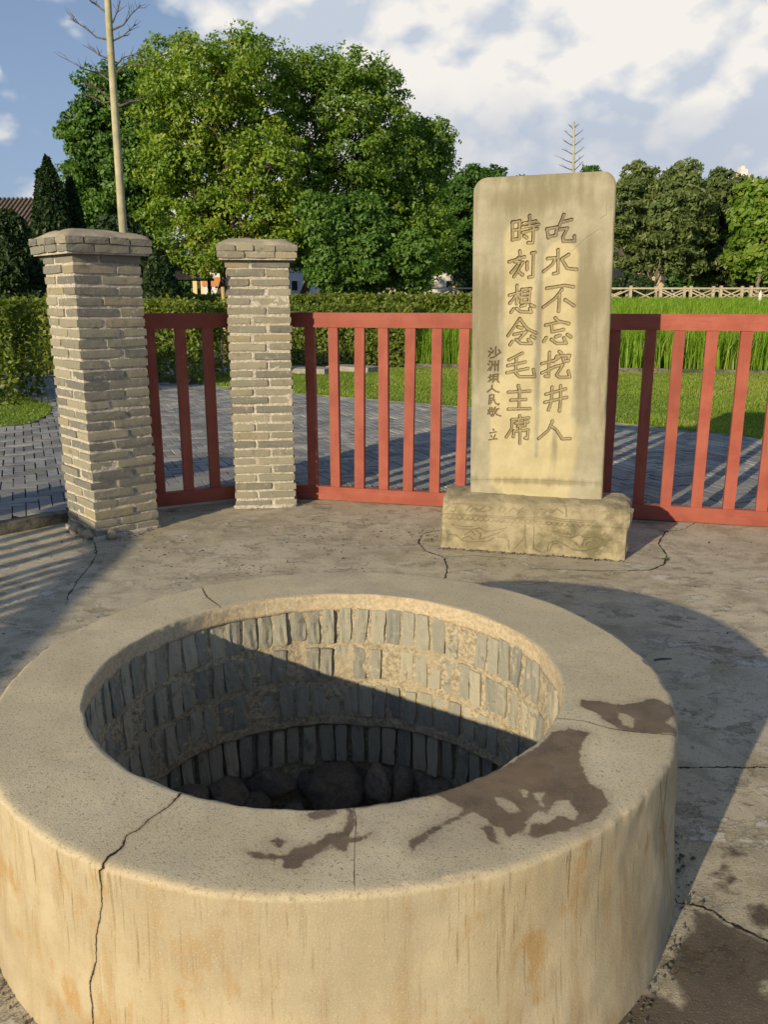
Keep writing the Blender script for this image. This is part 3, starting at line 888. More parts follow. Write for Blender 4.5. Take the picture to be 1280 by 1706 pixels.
# ------------------------------------------------------------------ the well
WC, RO = np.array([-0.120, 2.014]), 0.847
IC, RI = np.array([-0.148, 2.013]), 0.600
RIM_Z = 0.45
well = empty('stone_well', (WC[0], WC[1], 0))
tag(well, 'round well with a wide cracked concrete rim and brick-lined shaft', 'well')
NT = 840
th = np.linspace(0, 2 * math.pi, NT, endpoint=False)
prof = []                                  # (kind, radius offset, z)
for z in np.linspace(-0.02, 0.436, 27):
    prof.append(('o', 0.030 * max(0, 1 - z / 0.40) ** 1.6, z))
prof += [('o', -0.002, 0.4425), ('o', -0.006, 0.4472), ('o', -0.012, 0.4495)]
ntop = 30
for i in range(ntop + 1):
    prof.append(('t', i / ntop, RIM_Z))
prof += [('i', 0.003, 0.4485), ('i', 0.000, 0.4445)]
for z in np.linspace(0.432, 0.392, 5):
    prof.append(('i', 0.002, z))
prof.append(('i', 0.06, 0.386))
cs, sn = np.cos(th), np.sin(th)
verts, part, wallz = [], [], []
for kd, a, z in prof:
    if kd == 'o':
        x, y = WC[0] + (RO + a) * cs, WC[1] + (RO + a) * sn
    elif kd == 'i':
        x, y = IC[0] + (RI + a) * cs, IC[1] + (RI + a) * sn
    else:
        xo, yo = WC[0] + (RO - 0.018) * cs, WC[1] + (RO - 0.018) * sn
        xi, yi = IC[0] + (RI + 0.008) * cs, IC[1] + (RI + 0.008) * sn
        x, y = xo + (xi - xo) * a, yo + (yi - yo) * a
    verts.append(p3(x, y, np.full(NT, z)))
    part.append(np.full(NT, {'o': 1.0 if z < 0.44 else 0.3, 't': 0.0, 'i': 2.0 if z < 0.445 else 0.6}[kd]))
verts = np.stack(verts, 1)                 # NT x rows x 3
part = np.stack(part, 1).ravel()
V = verts.reshape(-1, 3)
nrm = np.stack([np.cos(np.repeat(th, len(prof))), np.sin(np.repeat(th, len(prof))), np.zeros(len(V))], -1)
rough = fbm(V, 3.0, 3, 21) * 0.0055 + fbm(V, 18, 3, 22) * 0.0016
edge_z = np.clip((V[:, 2] - 0.418) / 0.02, 0, 1) * (part > 0.05) * (part < 1.5)
rough = rough + edge_z * (np.minimum(fbm(V, 26, 3, 26), 0.1) * 0.0045)          # nibbled outer arris
V = V + nrm * (rough * np.where(part > 1.5, 1.6, 1.0) * (part > 0.05))[:, None]
V[:, 2] += np.where(part < 0.5, fbm(V, 5, 3, 23) * 0.0022, 0) + np.where(part > 1.5, fbm(V, 22, 3, 25) * 0.004, 0)
Z6 = (600, 900, 0.53125)
Z7 = (0, 1200, 0.546875)
def zz(lst, zset):
    return zpts(lst, RIM_Z, *zset)
WET_RIM = [
    zz([(-20, 832), (60, 820), (130, 806), (250, 782), (330, 736), (440, 712), (520, 668), (575, 628), (600, 600), (660, 588), (722, 604), (698, 640), (690, 690), (722, 762), (772, 788), (782, 828), (742, 878), (650, 912), (540, 936), (505, 916), (470, 930), (440, 905), (400, 884), (372, 862), (352, 852), (330, 862), (250, 908), (182, 962), (164, 982), (150, 945), (230, 900), (325, 848), (285, 822), (250, 800), (170, 806), (100, 824), (0, 842)], Z6),
    zz([(375, 900), (410, 895), (445, 955), (400, 942)], Z6),
    zz([(695, 500), (750, 500), (800, 515), (860, 512), (890, 500), (930, 495), (985, 522), (996, 545), (960, 570), (994, 590), (1002, 608), (900, 605), (830, 597), (770, 572), (742, 542), (690, 520)], Z6),
    zz([(735, 395), (800, 400), (870, 410), (890, 385), (960, 375), (990, 345), (1040, 340), (1060, 300), (1050, 265), (1080, 270), (1086, 320), (1062, 360), (1130, 345), (1125, 360), (1072, 377), (1050, 402), (1012, 382), (950, 420), (920, 435), (915, 455), (865, 450), (860, 425), (780, 420)], Z7),
    zz([(815, 370), (845, 355), (880, 370), (850, 390)], Z7),
    zz([(925, 285), (980, 270), (1040, 270), (1030, 285), (960, 305)], Z7),
    zz([(1242, 375), (1275, 352), (1280, 380), (1255, 405)], Z7),
]
DRY_RIM = [
    zz([(425, 805), (470, 818), (505, 850), (470, 852), (432, 832)], Z6),
    zz([(505, 780), (532, 788), (515, 802)], Z6),
    zz([(550, 797), (582, 788), (568, 805), (578, 836), (556, 820)], Z6),
    zz([(520, 886), (560, 850), (592, 862), (610, 820), (652, 815), (682, 850), (668, 876), (620, 862), (582, 888)], Z6),
    zz([(808, 538), (862, 560), (852, 592), (820, 570)], Z6),
    zz([(512, 905), (530, 902), (532, 935), (515, 940)], Z6),
]
P2 = V[:, :2]
wet = np.full(len(V), -1.0)
top_m = part < 0.9
for pl in WET_RIM:
    wet[top_m] = np.maximum(wet[top_m], poly_sdf(P2[top_m], pl))
for pl in DRY_RIM:
    wet[top_m] = np.minimum(wet[top_m], -poly_sdf(P2[top_m], pl))
crk = np.full(len(V), 1.0)
CR_RIM = [
    zz([(575, 190), (540, 235), (510, 265), (455, 300), (420, 335), (385, 350), (370, 390), (330, 415), (306, 446)], Z7),
    zz([(1076, 255), (1084, 290), (1085, 320), (1080, 400), (1080, 500)], Z7),
    zpts([(332, 972), (345, 995), (366, 1010), (374, 1024)], RIM_Z),
    zz([(625, 558), (700, 565), (780, 590), (850, 600), (1010, 612)], Z6),
]
crkd = np.full(len(V), 1.0)
crk[top_m], crkd[top_m] = crack_dist(P2[top_m], CR_RIM, [1.15, 5.0, 1.6, 2.2])
def on_wall(x, y):
    d = ray(x, y)
    o_ = np.array([0, 0, CAM_H])
    for t in np.arange(0.6, 3.0, 0.002):
        q = o_ + d * t
        rr = RO + 0.030 * max(0, 1 - q[2] / 0.40) ** 1.6
        if math.hypot(q[0] - WC[0], q[1] - WC[1]) <= rr:
            return (math.atan2(q[1] - WC[1], q[0] - WC[0]) * RO, q[2])
    return (0, -1)
tht = np.repeat(((th + math.pi) % (2 * math.pi)) - math.pi, len(prof)) * RO
WW = np.stack([tht, V[:, 2]], -1)
wall_cracks = []
for pl in [[(168, 1442), (172, 1468), (172, 1506), (164, 1555), (163, 1604), (150, 1637), (155, 1690), (150, 1760)],
           [(1102, 1290), (1128, 1420), (1136, 1460), (1140, 1490)]]:
    wall_cracks.append([on_wall(*p) for p in pl])
m_ = ~top_m & (part < 1.5)
crk[m_], crkd[m_] = crack_dist(WW[m_], wall_cracks, [1.6, 3.0])
wallco = np.stack([np.repeat(th, len(prof)) * RO, V[:, 2], np.zeros(len(V))], -1)
V[:, :2] -= WC
build('coping', V, grid_faces(NT, len(prof), True), M['coping'], well, True, {'part': part, 'wet': wet, 'crack': crk, 'crackd': crkd, 'wallco': wallco})

# shaft: mortar skin, a ledge of mortar, brick courses on end
FAR_Y = IC[1] + RI
def shaft_z(y):
    return at(560, y, FAR_Y)[2]
rows = [(shaft_z(1012), shaft_z(1070)), (shaft_z(1079), shaft_z(1130)), (shaft_z(1139), shaft_z(1193)), (shaft_z(1209), shaft_z(1272))]
LEDGE = shaft_z(1200)
zr = np.concatenate([np.linspace(0.40, LEDGE + 0.012, 70), np.linspace(LEDGE + 0.006, LEDGE - 0.018, 6), np.linspace(LEDGE - 0.03, -0.8, 40)])
nt2 = 420
t2 = np.linspace(0, 2 * math.pi, nt2, endpoint=False)
T, Z = np.meshgrid(t2, zr, indexing='ij')
rad = np.where(Z > LEDGE + 0.008, 0.0075, np.where(Z > LEDGE - 0.02, 0.005, 0.040))
Q = p3(np.cos(T) * RI, np.sin(T) * RI, Z).reshape(-1, 3)
rad = rad.ravel() + fbm(Q, 11, 4, 31) * 0.0040 + fbm(Q, 45, 2, 33) * 0.0028
zj = fbm(Q, 7, 3, 35) * 0.011
V = p3(IC[0] - WC[0] + np.cos(T).ravel() * (RI + rad), IC[1] - WC[1] + np.sin(T).ravel() * (RI + rad), Z.ravel() + zj)
build('mortar_lining', V, grid_faces(nt2, len(zr), True)[:, ::-1], M['well_mortar'], well, True)
wb = []
for i in range(8):
    hh = rows[0][0] - rows[0][1]
    me = box_mesh('brick', 0.09, 0.0440, hh, (2, 4, 6), 0.14, 0.0036, 70 + i, 0.0)
    me.materials.append(M['well_brick'])
    wb.append(me)
NB_ROW = 70
for ri_, (z1, z0) in enumerate(rows):
    off = rng.random()
    for k in range(NB_ROW):
        t = 2 * math.pi * (k + off + rng.normal(0, 0.035)) / NB_ROW
        if rng.random() < 0.008 and ri_ < 3:
            continue
        rc = RI + 0.002 + 0.045 + rng.normal(0, 0.0035) + (0.012 if ri_ == 3 else 0)
        if rng.random() < 0.05:
            rc += 0.007
        o = bpy.data.objects.new('brick', wb[int(rng.integers(8))])
        COL.objects.link(o)
        o.parent = well
        o.location = (IC[0] - WC[0] + rc * math.cos(t), IC[1] - WC[1] + rc * math.sin(t), (z0 + z1) / 2 + rng.normal(0, 0.003))
        o.rotation_euler = (rng.normal(0, 0.035), rng.normal(0, 0.03), t + rng.normal(0, 0.05))
        sc = (z1 - z0) / (rows[0][0] - rows[0][1])
        o.scale = (1, rng.uniform(0.86, 1.12), sc * rng.uniform(0.93, 1.04))

def boulder_mesh(seed):
    bm = bmesh.new()
    bmesh.ops.create_icosphere(bm, subdivisions=3, radius=1.0)
    me = bpy.data.meshes.new('boulder')
    bm.to_mesh(me); bm.free()
    co = np.empty(len(me.vertices) * 3, dtype=np.float32)
    me.vertices.foreach_get('co', co)
    p = co.reshape(-1, 3).astype(float)
    r_ = np.random.default_rng(seed)
    for _ in range(7):                      # broken faces
        n = r_.normal(size=3); n /= np.linalg.norm(n)
        d = r_.uniform(0.55, 0.85)
        s = p @ n
        p = p - np.where(s > d, (s - d) * 0.9, 0)[:, None] * n
    p *= (1 + fbm(p, 1.6, 4, seed) * 0.10)[:, None]
    me.vertices.foreach_set('co', p.astype(np.float32).ravel())
    me.polygons.foreach_set('use_smooth', np.ones(len(me.polygons), dtype=bool))
    me.update()
    me.materials.append(M['boulder'])
    return me
bmesh_set = [boulder_mesh(100 + i) for i in range(5)]
for i, (px, py, wp, hp, yo) in enumerate([(448, 1300, 92, 62, 0.0), (552, 1312, 118, 92, 0.0), (628, 1306, 48, 86, -0.02), (668, 1306, 46, 78, 0.02), (735, 1310, 78, 52, -0.02), (375, 1318, 84, 50, -0.12), (418, 1338, 70, 44, -0.10),
                                          (490, 1352, 50, 36, -0.05), (590, 1372, 90, 50, -0.08), (520, 1300, 50, 60, 0.08), (690, 1350, 80, 50, -0.06), (315, 1330, 70, 60, -0.22), (800, 1320, 70, 50, -0.12), (600, 1290, 40, 40, 0.1)]):
    p = at(px, py, FAR_Y - 0.05 + yo)
    k = p[1] / CP / FPX * 1.05
    o = bpy.data.objects.new('boulder', bmesh_set[i % 5])
    COL.objects.link(o)
    o.parent = well
    o.location = (p[0] - WC[0], p[1] - WC[1], p[2])
    o.scale = (wp * k / 2, (wp + hp) * k / 4 + 0.01, hp * k / 2)
    o.rotation_euler = (rng.uniform(-0.3, 0.3), rng.uniform(-0.25, 0.25), rng.uniform(-0.4, 0.4))
V = [(IC[0] - WC[0] + 0.75 * math.cos(t), IC[1] - WC[1] + 0.75 * math.sin(t), -0.62 + 0.03 * math.sin(7 * t)) for t in np.linspace(0, 2 * math.pi, 48, endpoint=False)]
build('shaft_floor', V, [tuple(range(48))], M['dark_earth'], well)
# ------------------------------------------------------------------ brick pillars
PS, COURSES, PITCH_Z = 0.415, 28, 0.0586
BL, BW, BH = 0.250, 0.148, 0.0440
pb_long = []
for i in range(9):
    me = box_mesh('brick', BL, BW, BH, (6, 3, 2), 0.14, 0.0022, 200 + i)
    me.materials.append(M['pillar_brick'])
    pb_long.append(me)
def cap_brick_mesh(length, seed):
    me = box_mesh('cap_brick', length, 0.14, 0.042, (5, 2, 2), 0.24, 0.0035, seed)
    me.materials.append(M['pillar_brick'])
    return me
cap_meshes = {}
def rough_core(half, z0, z1, nside, nz, amp, seed):
    """square shaft of mortar with an uneven skin"""
    ring = []
    for s in range(4):
        for i in range(nside):
            u = -1 + 2 * i / nside
            ring.append([(u, -1), (1, u), (-u, 1), (-1, -u)][s])
    ring = np.array(ring)
    zs = np.linspace(z0, z1, nz)
    n = len(ring)
    V = np.concatenate([np.tile(ring * half, (1, 1))[:, None, :].repeat(nz, 1), np.broadcast_to(zs[None, :, None], (n, nz, 1))], -1).reshape(-1, 3)
    d = fbm(V + seed * 3.1, 16, 3, seed) * amp + fbm(V + seed, 60, 2, seed + 5) * amp * 0.4
    V[:, :2] *= (1 + d / half)[:, None]
    F = grid_faces(n, nz, True)
    f = [tuple(q) for q in F.tolist()]
    f.append(tuple(i * nz + nz - 1 for i in range(n)))
    return V, f
def pillar(center, rz, label, z0=0.0, seed=0, group=None):
    r_ = np.random.default_rng(500 + seed)
    t = empty('brick_pillar', (center[0], center[1], z0), rz)
    tag(t, label, 'pillar', 'grey brick pillars of the well yard')
    h = PS / 2
    top = COURSES * PITCH_Z
    V, F = rough_core(h - 0.0105, -0.02, top + 0.01, 16, 150, 0.0030, seed)
    build('mortar_core', V, F, M['mortar'], t, False)
    V, F = rough_core(h + 0.008, -0.02, 0.022, 14, 5, 0.010, seed + 9)
    build('mortar_foot', V, F, M['mortar'], t, True)
    for c in range(COURSES):
        zc = (c + 0.5) * PITCH_Z + 0.004
        jz = r_.normal(0, 0.0012)
        spots = [(-h + BL / 2, -h + BW / 2, 0), (h - BW / 2, -h + BL / 2, 90), (h - BL / 2, h - BW / 2, 180), (-h + BW / 2, h - BL / 2, 270)]
        for (x, y, a) in spots:
            if c % 2:
                x, a = -x, 180 - a
            o = bpy.data.objects.new('brick', pb_long[int(r_.integers(9))])
            COL.objects.link(o)
            o.parent = t
            out = np.array([np.sign(x) * (abs(x) > abs(y) - 1e-6), np.sign(y) * (abs(y) > abs(x) - 1e-6)])
            push = r_.normal(0.0, 0.0028)
            o.location = (x + out[0] * push + r_.normal(0, 0.002), y + out[1] * push + r_.normal(0, 0.002), zc + jz + r_.normal(0, 0.0012))
            o.rotation_euler = (r_.normal(0, 0.008) + (math.pi if r_.random() < 0.5 else 0), r_.normal(0, 0.009), R(a) + r_.normal(0, 0.008))
            o.scale = (r_.uniform(0.955, 1.0), 1, r_.uniform(0.92, 1.06))
    # two oversailing courses and a sloped rendered top
    zc = top + 0.004
    for lvl, (sz, nb) in enumerate([(PS + 0.098, 2), (PS + 0.105, 3)]):
        hs = sz / 2
        zl = zc + 0.022 + lvl * 0.045
        for s in range(4):
            a = s * math.pi / 2
            run = sz - 0.14
            cuts = np.cumsum(np.r_[0, (lambda q: q / q.sum())(r_.uniform(0.75, 1.25, nb))]) * run - hs
            for i in range(nb):
                ln = cuts[i + 1] - cuts[i] - 0.006
                x, y = (cuts[i] + cuts[i + 1]) / 2, -hs + 0.07
                me = cap_brick_mesh(ln, int(r_.integers(9999)))
                o = link('cap_brick', me, None, t,
                         (x * math.cos(a) - y * math.sin(a), x * math.sin(a) + y * math.cos(a), zl + r_.normal(0, 0.0015)), (r_.normal(0, 0.008), r_.normal(0, 0.008), a + r_.normal(0, 0.006)))
    V, F = rough_core(PS / 2 + 0.034, top - 0.004, zc + 0.087, 10, 14, 0.004, seed + 3)
    build('cap_mortar', V, F, M['mortar'], t, False)
    n = 26
    X, Y = np.meshgrid(np.linspace(-1, 1, n), np.linspace(-1, 1, n), indexing='ij')
    hs = PS / 2 + 0.046
    e = 1 - np.maximum(np.abs(X), np.abs(Y))
    Zt = zc + 0.089 + np.minimum(e * hs, 0.080) / 0.080 * 0.036
    V = p3(X * hs, Y * hs, Zt).reshape(-1, 3)
    V[:, 2] += fbm(V, 9, 3, 77 + seed) * 0.006
    V[:, :2] *= (1 + fbm(V, 12, 2, 79 + seed) * 0.015)[:, None]
    edge = (np.maximum(np.abs(X), np.abs(Y)) > 0.999).ravel()
    V[edge, 2] -= 0.012
    build('cap_top', V, grid_faces(n, n), M['cap'], t, True)
    return t
PIL1, PIL2, PIL3 = (-1.705, 5.07), (-0.842, 5.785), (-4.62, 2.42)
p1 = pillar(PIL1, R(43), 'taller-looking grey brick pillar at the left, nearest the camera, beside the open entrance', 0, 1)
p2 = pillar(PIL2, R(7.5), 'grey brick pillar standing between the two red fence sections', 0, 2)
p3_ = pillar(PIL3, R(45), 'grey brick pillar outside the left of the picture that throws its shadow on the paving', 0, 3)
foot_me = []
for i in range(2):
    me = boulder_mesh(130 + i); me.materials.clear(); me.materials.append(M['cap']); foot_me.append(me)
for i, (lx, ly, s) in enumerate([(-0.225, -0.15, 0.040), (-0.228, -0.06, 0.034), (-0.23, 0.03, 0.042), (-0.12, -0.23, 0.032)]):
    o = link('foot_stone', foot_me[i % 2], None, p1, (lx, ly, 0.025), (0.3 * i, 0.2, i))
    o.scale = (s, s * 1.2, s * 0.9)

# ------------------------------------------------------------------ red wooden fences
def plank_mesh(L_, w_, t_, seed):
    """board along local X"""
    me = box_mesh('slat', L_, w_, t_, (10, 2, 2), 0.10, 0.0016, seed)
    return me
def fence(p0, p1, label, slats, z_bot=(0.008, 0.104), z_top=(1.209, 1.308), slat_w=0.069):
    p0, p1 = np.asarray(p0, float), np.asarray(p1, float)
    d = p1 - p0
    ln = math.hypot(d[0], d[1])
    rz = math.atan2(d[1], d[0])
    t = empty('wooden_fence', (p0[0], p0[1], 0), rz)
    tag(t, label, 'fence', 'red fence sections round the yard')
    for nm, (za, zb), th_ in (('top_rail', z_top, 0.062), ('bottom_rail', z_bot, 0.060)):
        link(nm, plank_mesh(ln, th_, zb - za, 300 + int(ln * 10)), M['red'], t, (ln / 2, th_ / 2, (za + zb) / 2))
    hgt = z_top[0] - z_bot[1]
    ms = []
    for i in range(5):
        me = plank_mesh(hgt + 0.012, slat_w, 0.044, 320 + i)
        me.materials.append(M['red'])
        ms.append(me)
    for i, s in enumerate(slats):
        o = bpy.data.objects.new('slat', ms[i % 5])
        COL.objects.link(o)
        o.parent = t
        o.location = (s, 0.008 + 0.022, (z_top[0] + z_bot[1]) / 2)
        o.rotation_euler = (math.pi / 2, -math.pi / 2 + rng.normal(0, 0.0035), 0)
    return t
def fp(s):
    return fence_pt(s)
fence(fp(-0.05), fp(1.905), 'red slatted fence section between the second brick pillar and the stele',
      [0.05 + s for s in (0.130, 0.300, 0.482, 0.653, 0.834, 1.017, 1.198, 1.38, 1.56, 1.74, 1.87)])
fence(fp(1.915), fp(5.2), 'red slatted fence section right of the stele, running out of the picture',
      [s - 1.915 for s in (1.96, 2.155, 2.366, 2.535, 2.724, 2.918, 3.11, 3.30, 3.49, 3.68, 3.87, 4.06, 4.25, 4.44, 4.63, 4.82, 5.01)])
g0, g1 = np.array([-1.58, 5.445, 0]), np.array([-0.93, 5.79, 0])
gl = np.linalg.norm(g1 - g0)
def gate_s(px):
    n = np.array([-(g1 - g0)[1], (g1 - g0)[0], 0]); n = n / np.linalg.norm(n)
    P = on_plane(px, 690, g0, n)
    return float((P - g0) @ (g1 - g0) / gl)
fence(g0, g1, 'short dark red fence panel of three slats between the two brick pillars', [gate_s(x) for x in (259, 309, 354)], z_bot=(0.03, 0.122))
fence((-4.42, 2.22, 0), (-3.98, 1.30, 0), 'short red fence panel beside the pillar outside the left of the picture', [0.12 + 0.18 * i for i in range(5)])
fence((-3.98, 1.30, 0), (-3.90, -3.2, 0), 'long red fence section left of the picture whose slat shadows stripe the yard', [0.05 + 0.182 * i for i in range(25)])

# ------------------------------------------------------------------ the inscribed stele
SA = on_z(733, 912)                                   # left foot of the pedestal's face
ST = SA + FU * 0.5245 - FN * 0.19
stele = empty('stone_stele', (ST[0], ST[1], 0), math.atan2(FU[1], FU[0]))
tag(stele, 'upright stone stele with carved Chinese inscription on a relief-carved pedestal', 'stele')
LEAN = R(1.04)
SLAB_Z = 0.325
S0 = SA - FN * 0.10
def slab_pt(x, y):
    P = on_plane(x, y, S0)
    du, dz_ = (P - SA) @ FU - 0.5245, P[2] - SLAB_Z
    return (du * math.cos(LEAN) + dz_ * math.sin(LEAN), -du * math.sin(LEAN) + dz_ * math.cos(LEAN))
K1 = 160 / 1187.0
def c1(lst): return [slab_pt(820 + x * K1, 330 + y * K1) for x, y in lst]
def c2(lst): return [slab_pt(820 + x * K1, 540 + y * K1) for x, y in lst]
K3 = 60 / 539.0
def c3(lst): return [slab_pt(790 + x * K3, 560 + y * K3) for x, y in lst]
W1 = 0.0072
BIG1 = [
 # shi
 [(255, 295), (256, 520)], [(252, 300), (348, 282)], [(342, 285), (335, 500)], [(262, 400), (335, 387)], [(256, 515), (338, 500)],
 [(468, 215), (466, 350)], [(388, 312), (545, 285)], [(375, 362), (578, 326)], [(380, 425), (562, 378)], [(515, 345), (508, 552), (450, 552)], [(398, 468), (432, 490)],
 # chi
 [(682, 380), (700, 490)], [(680, 382), (812, 358)], [(806, 362), (790, 462)], [(700, 480), (795, 458)],
 [(892, 205), (838, 335)], [(885, 292), (988, 266)], [(840, 388), (938, 370), (880, 475), (884, 535), (1025, 532), (1022, 470)],
 # shui
 [(820, 640), (820, 925), (765, 935)], [(690, 748), (792, 738), (745, 825), (640, 908)], [(950, 698), (862, 752), (935, 870), (1045, 882)],
 # bu
 [(680, 1115), (900, 1080), (1008, 1098)], [(868, 1130), (782, 1238), (635, 1350)], [(838, 1195), (826, 1400)], [(908, 1258), (1015, 1330)],
 # wang (top)
 [(785, 1482), (822, 1520)], [(665, 1572), (850, 1527), (952, 1552)],
 # ke
 [(345, 655), (352, 690)], [(215, 788), (402, 726)], [(330, 735), (285, 790), (350, 785), (240, 920)], [(385, 795), (275, 970)], [(325, 905), (380, 950)],
 [(436, 792), (436, 882)], [(492, 680), (535, 672)], [(515, 680), (506, 972), (460, 978)],
 # xiang
 [(312, 1080), (306, 1305)], [(218, 1202), (345, 1165)], [(298, 1205), (222, 1300)], [(325, 1190), (348, 1230)],
 [(372, 1130), (362, 1295)], [(372, 1132), (480, 1120)], [(472, 1125), (458, 1290)], [(385, 1185), (450, 1176)], [(380, 1232), (450, 1224)], [(362, 1290), (458, 1284)],
 [(265, 1372), (236, 1412)], [(305, 1365), (352, 1405), (490, 1412), (470, 1365)], [(362, 1338), (412, 1322)], [(482, 1322), (525, 1342)],
]
BIG2 = [
 # wang (rest)
 [(738, 15), (746, 98), (885, 68)], [(672, 168), (640, 215)], [(735, 190), (800, 238), (922, 238), (890, 172)], [(788, 158), (842, 140)], [(935, 130), (978, 160)],
 # nian
 [(345, -68), (200, 142)], [(345, -62), (440, 60), (548, 112)], [(325, 36), (372, 50)], [(275, 128), (425, 96), (342, 182)], [(252, 215), (224, 256)], [(302, 190), (352, 238), (490, 242), (452, 192)], [(490, 150), (532, 172)],
 # mao
 [(375, 360), (212, 442)], [(195, 515), (412, 470)], [(185, 602), (445, 550)], [(302, 430), (290, 600), (340, 652), (532, 652), (515, 562)],
 # zhu
 [(328, 760), (336, 805)], [(205, 842), (470, 830)], [(235, 942), (420, 932)], [(205, 1052), (472, 1046)], [(342, 810), (336, 1050)],
 # xi
 [(345, 1135), (350, 1168)], [(246, 1182), (456, 1160)], [(252, 1182), (246, 1290), (180, 1395)], [(295, 1225), (446, 1212)], [(330, 1188), (326, 1262)], [(412, 1188), (406, 1258)], [(320, 1268), (412, 1256)],
 [(272, 1322), (266, 1392)], [(270, 1328), (450, 1310)], [(446, 1310), (440, 1418), (412, 1410)], [(350, 1270), (346, 1472)],
 # wa
 [(715, 350), (702, 650), (662, 645)], [(620, 490), (772, 450)], [(620, 605), (772, 532)], [(835, 340), (862, 362)], [(790, 432), (800, 398), (966, 386), (946, 422)], [(830, 412), (762, 462)], [(880, 418), (890, 462), (946, 456)], [(790, 524), (882, 502), (798, 630), (832, 658), (966, 656), (946, 582)],
 # jing
 [(670, 868), (912, 802)], [(656, 968), (926, 906)], [(745, 780), (738, 950), (700, 1062)], [(852, 765), (850, 950), (836, 1075)],
 # ren
 [(750, 1200), (702, 1310), (580, 1416)], [(742, 1268), (800, 1312), (870, 1420), (966, 1416)],
]
SMALL = [
 [(250, 185), (265, 196)], [(225, 230), (245, 240)], [(225, 302), (260, 250)], [(330, 165), (325, 275)], [(290, 220), (280, 252)], [(372, 208), (402, 250)], [(375, 260), (320, 310), (250, 332)],
 [(235, 375), (250, 390)], [(215, 420), (230, 430)], [(215, 512), (245, 470)], [(277, 380), (272, 440), (250, 516)], [(322, 380), (316, 516)], [(370, 370), (362, 522)], [(295, 425), (300, 440)], [(342, 425), (346, 440)],
 [(220, 622), (268, 602)], [(246, 580), (246, 662)], [(220, 682), (276, 652)], [(292, 582), (292, 652)], [(290, 582), (370, 570)], [(366, 572), (360, 652)], [(296, 612), (356, 606)], [(294, 648), (360, 642)], [(312, 660), (282, 692)], [(345, 660), (376, 692)],
 [(275, 740), (265, 790), (205, 836)], [(275, 786), (330, 830), (376, 842)],
 [(240, 886), (302, 880), (300, 926), (244, 936)], [(240, 886), (228, 1022), (266, 992)], [(244, 968), (312, 956)], [(288, 936), (330, 1010), (372, 1032), (376, 1014)],
 [(215, 1110), (292, 1096)], [(240, 1075), (240, 1122)], [(270, 1070), (270, 1122)], [(228, 1130), (214, 1166)], [(234, 1142), (286, 1132), (280, 1202), (264, 1196)], [(240, 1162), (262, 1182)], [(322, 1065), (296, 1112)], [(310, 1102), (372, 1090)], [(356, 1096), (290, 1198)], [(308, 1122), (350, 1180), (402, 1196)],
 [(290, 1395), (302, 1412)], [(245, 1452), (336, 1436)], [(260, 1490), (270, 1512)], [(320, 1480), (296, 1540)], [(235, 1552), (346, 1540)],
]
strokes = [(c1(s), W1) for s in BIG1] + [(c2(s), W1) for s in BIG2] + [(c3(s), 0.0034) for s in SMALL]

HT = 1.697
ns, nt_ = 270, 610
kk = np.linspace(-1, 1, ns)
tt = np.linspace(-0.03, HT, nt_)
CRN = 0.082                                           # cut corners at the top
def half_w(t):
    base = 0.3695 - 0.004 * t / HT
    e = np.clip((t - (HT - CRN)) / CRN, 0, 1)
    return base - CRN * 0.92 * (1 - np.sqrt(np.clip(1 - e ** 2.2, 0, 1)))
hw = half_w(tt)
SS = kk[:, None] * hw[None, :]
TT = np.broadcast_to(tt[None, :], SS.shape)
P2 = np.stack([SS.ravel(), TT.ravel()], -1)
dep = np.zeros(len(P2))
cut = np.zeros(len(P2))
for pts, wd in strokes:
    pts = np.array(pts)
    lo, hi = pts.min(0) - 0.03, pts.max(0) + 0.03
    m_ = ((P2 > lo) & (P2 < hi)).all(1)
    if not m_.any():
        continue
    # brush-like: a stroke swells at its ends
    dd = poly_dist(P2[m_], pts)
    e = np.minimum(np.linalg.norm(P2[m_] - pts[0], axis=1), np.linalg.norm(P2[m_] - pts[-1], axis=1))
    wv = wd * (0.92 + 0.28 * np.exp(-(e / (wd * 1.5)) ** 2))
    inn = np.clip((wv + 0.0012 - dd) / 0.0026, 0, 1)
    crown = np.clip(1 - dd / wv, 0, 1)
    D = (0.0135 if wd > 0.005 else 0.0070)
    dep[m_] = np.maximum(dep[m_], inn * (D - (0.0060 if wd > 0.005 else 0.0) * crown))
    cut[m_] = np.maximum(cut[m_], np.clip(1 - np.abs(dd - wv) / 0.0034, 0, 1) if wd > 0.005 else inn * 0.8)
# where neighbouring strokes run into each other the line between them is gone
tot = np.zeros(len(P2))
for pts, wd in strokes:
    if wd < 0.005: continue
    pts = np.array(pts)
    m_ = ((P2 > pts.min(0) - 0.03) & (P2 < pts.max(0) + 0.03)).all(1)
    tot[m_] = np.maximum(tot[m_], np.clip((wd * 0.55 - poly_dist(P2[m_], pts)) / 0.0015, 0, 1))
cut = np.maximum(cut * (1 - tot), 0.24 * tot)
Pn = p3(P2[:, 0], P2[:, 1])
chip = poly_dist(P2, [slab_pt(1012, 340), slab_pt(1012, 358), slab_pt(1002, 364)])
dep += np.clip(1 - chip / 0.004, 0, 1) * 0.003
for (a, b2) in [((955, 418), (1000, 382)), ((790, 800), (1003, 806))]:
    dep += np.clip(1 - poly_dist(P2, [slab_pt(*a), slab_pt((a[0] + b2[0]) / 2, (a[1] + b2[1]) / 2 - 3), slab_pt(*b2)]) / 0.004, 0, 1) * 0.0025
yd = -0.0 + dep + fbm(Pn, 5, 3, 51) * 0.0018 + fbm(Pn, 40, 2, 52) * 0.0005
eb = np.minimum(hw[None, :] - np.abs(SS), (HT - TT)).ravel()
yd += np.clip(1 - eb / 0.010, 0, 1) ** 2 * 0.007 * (0.8 + 0.6 * vnoise(Pn, 12, 53))
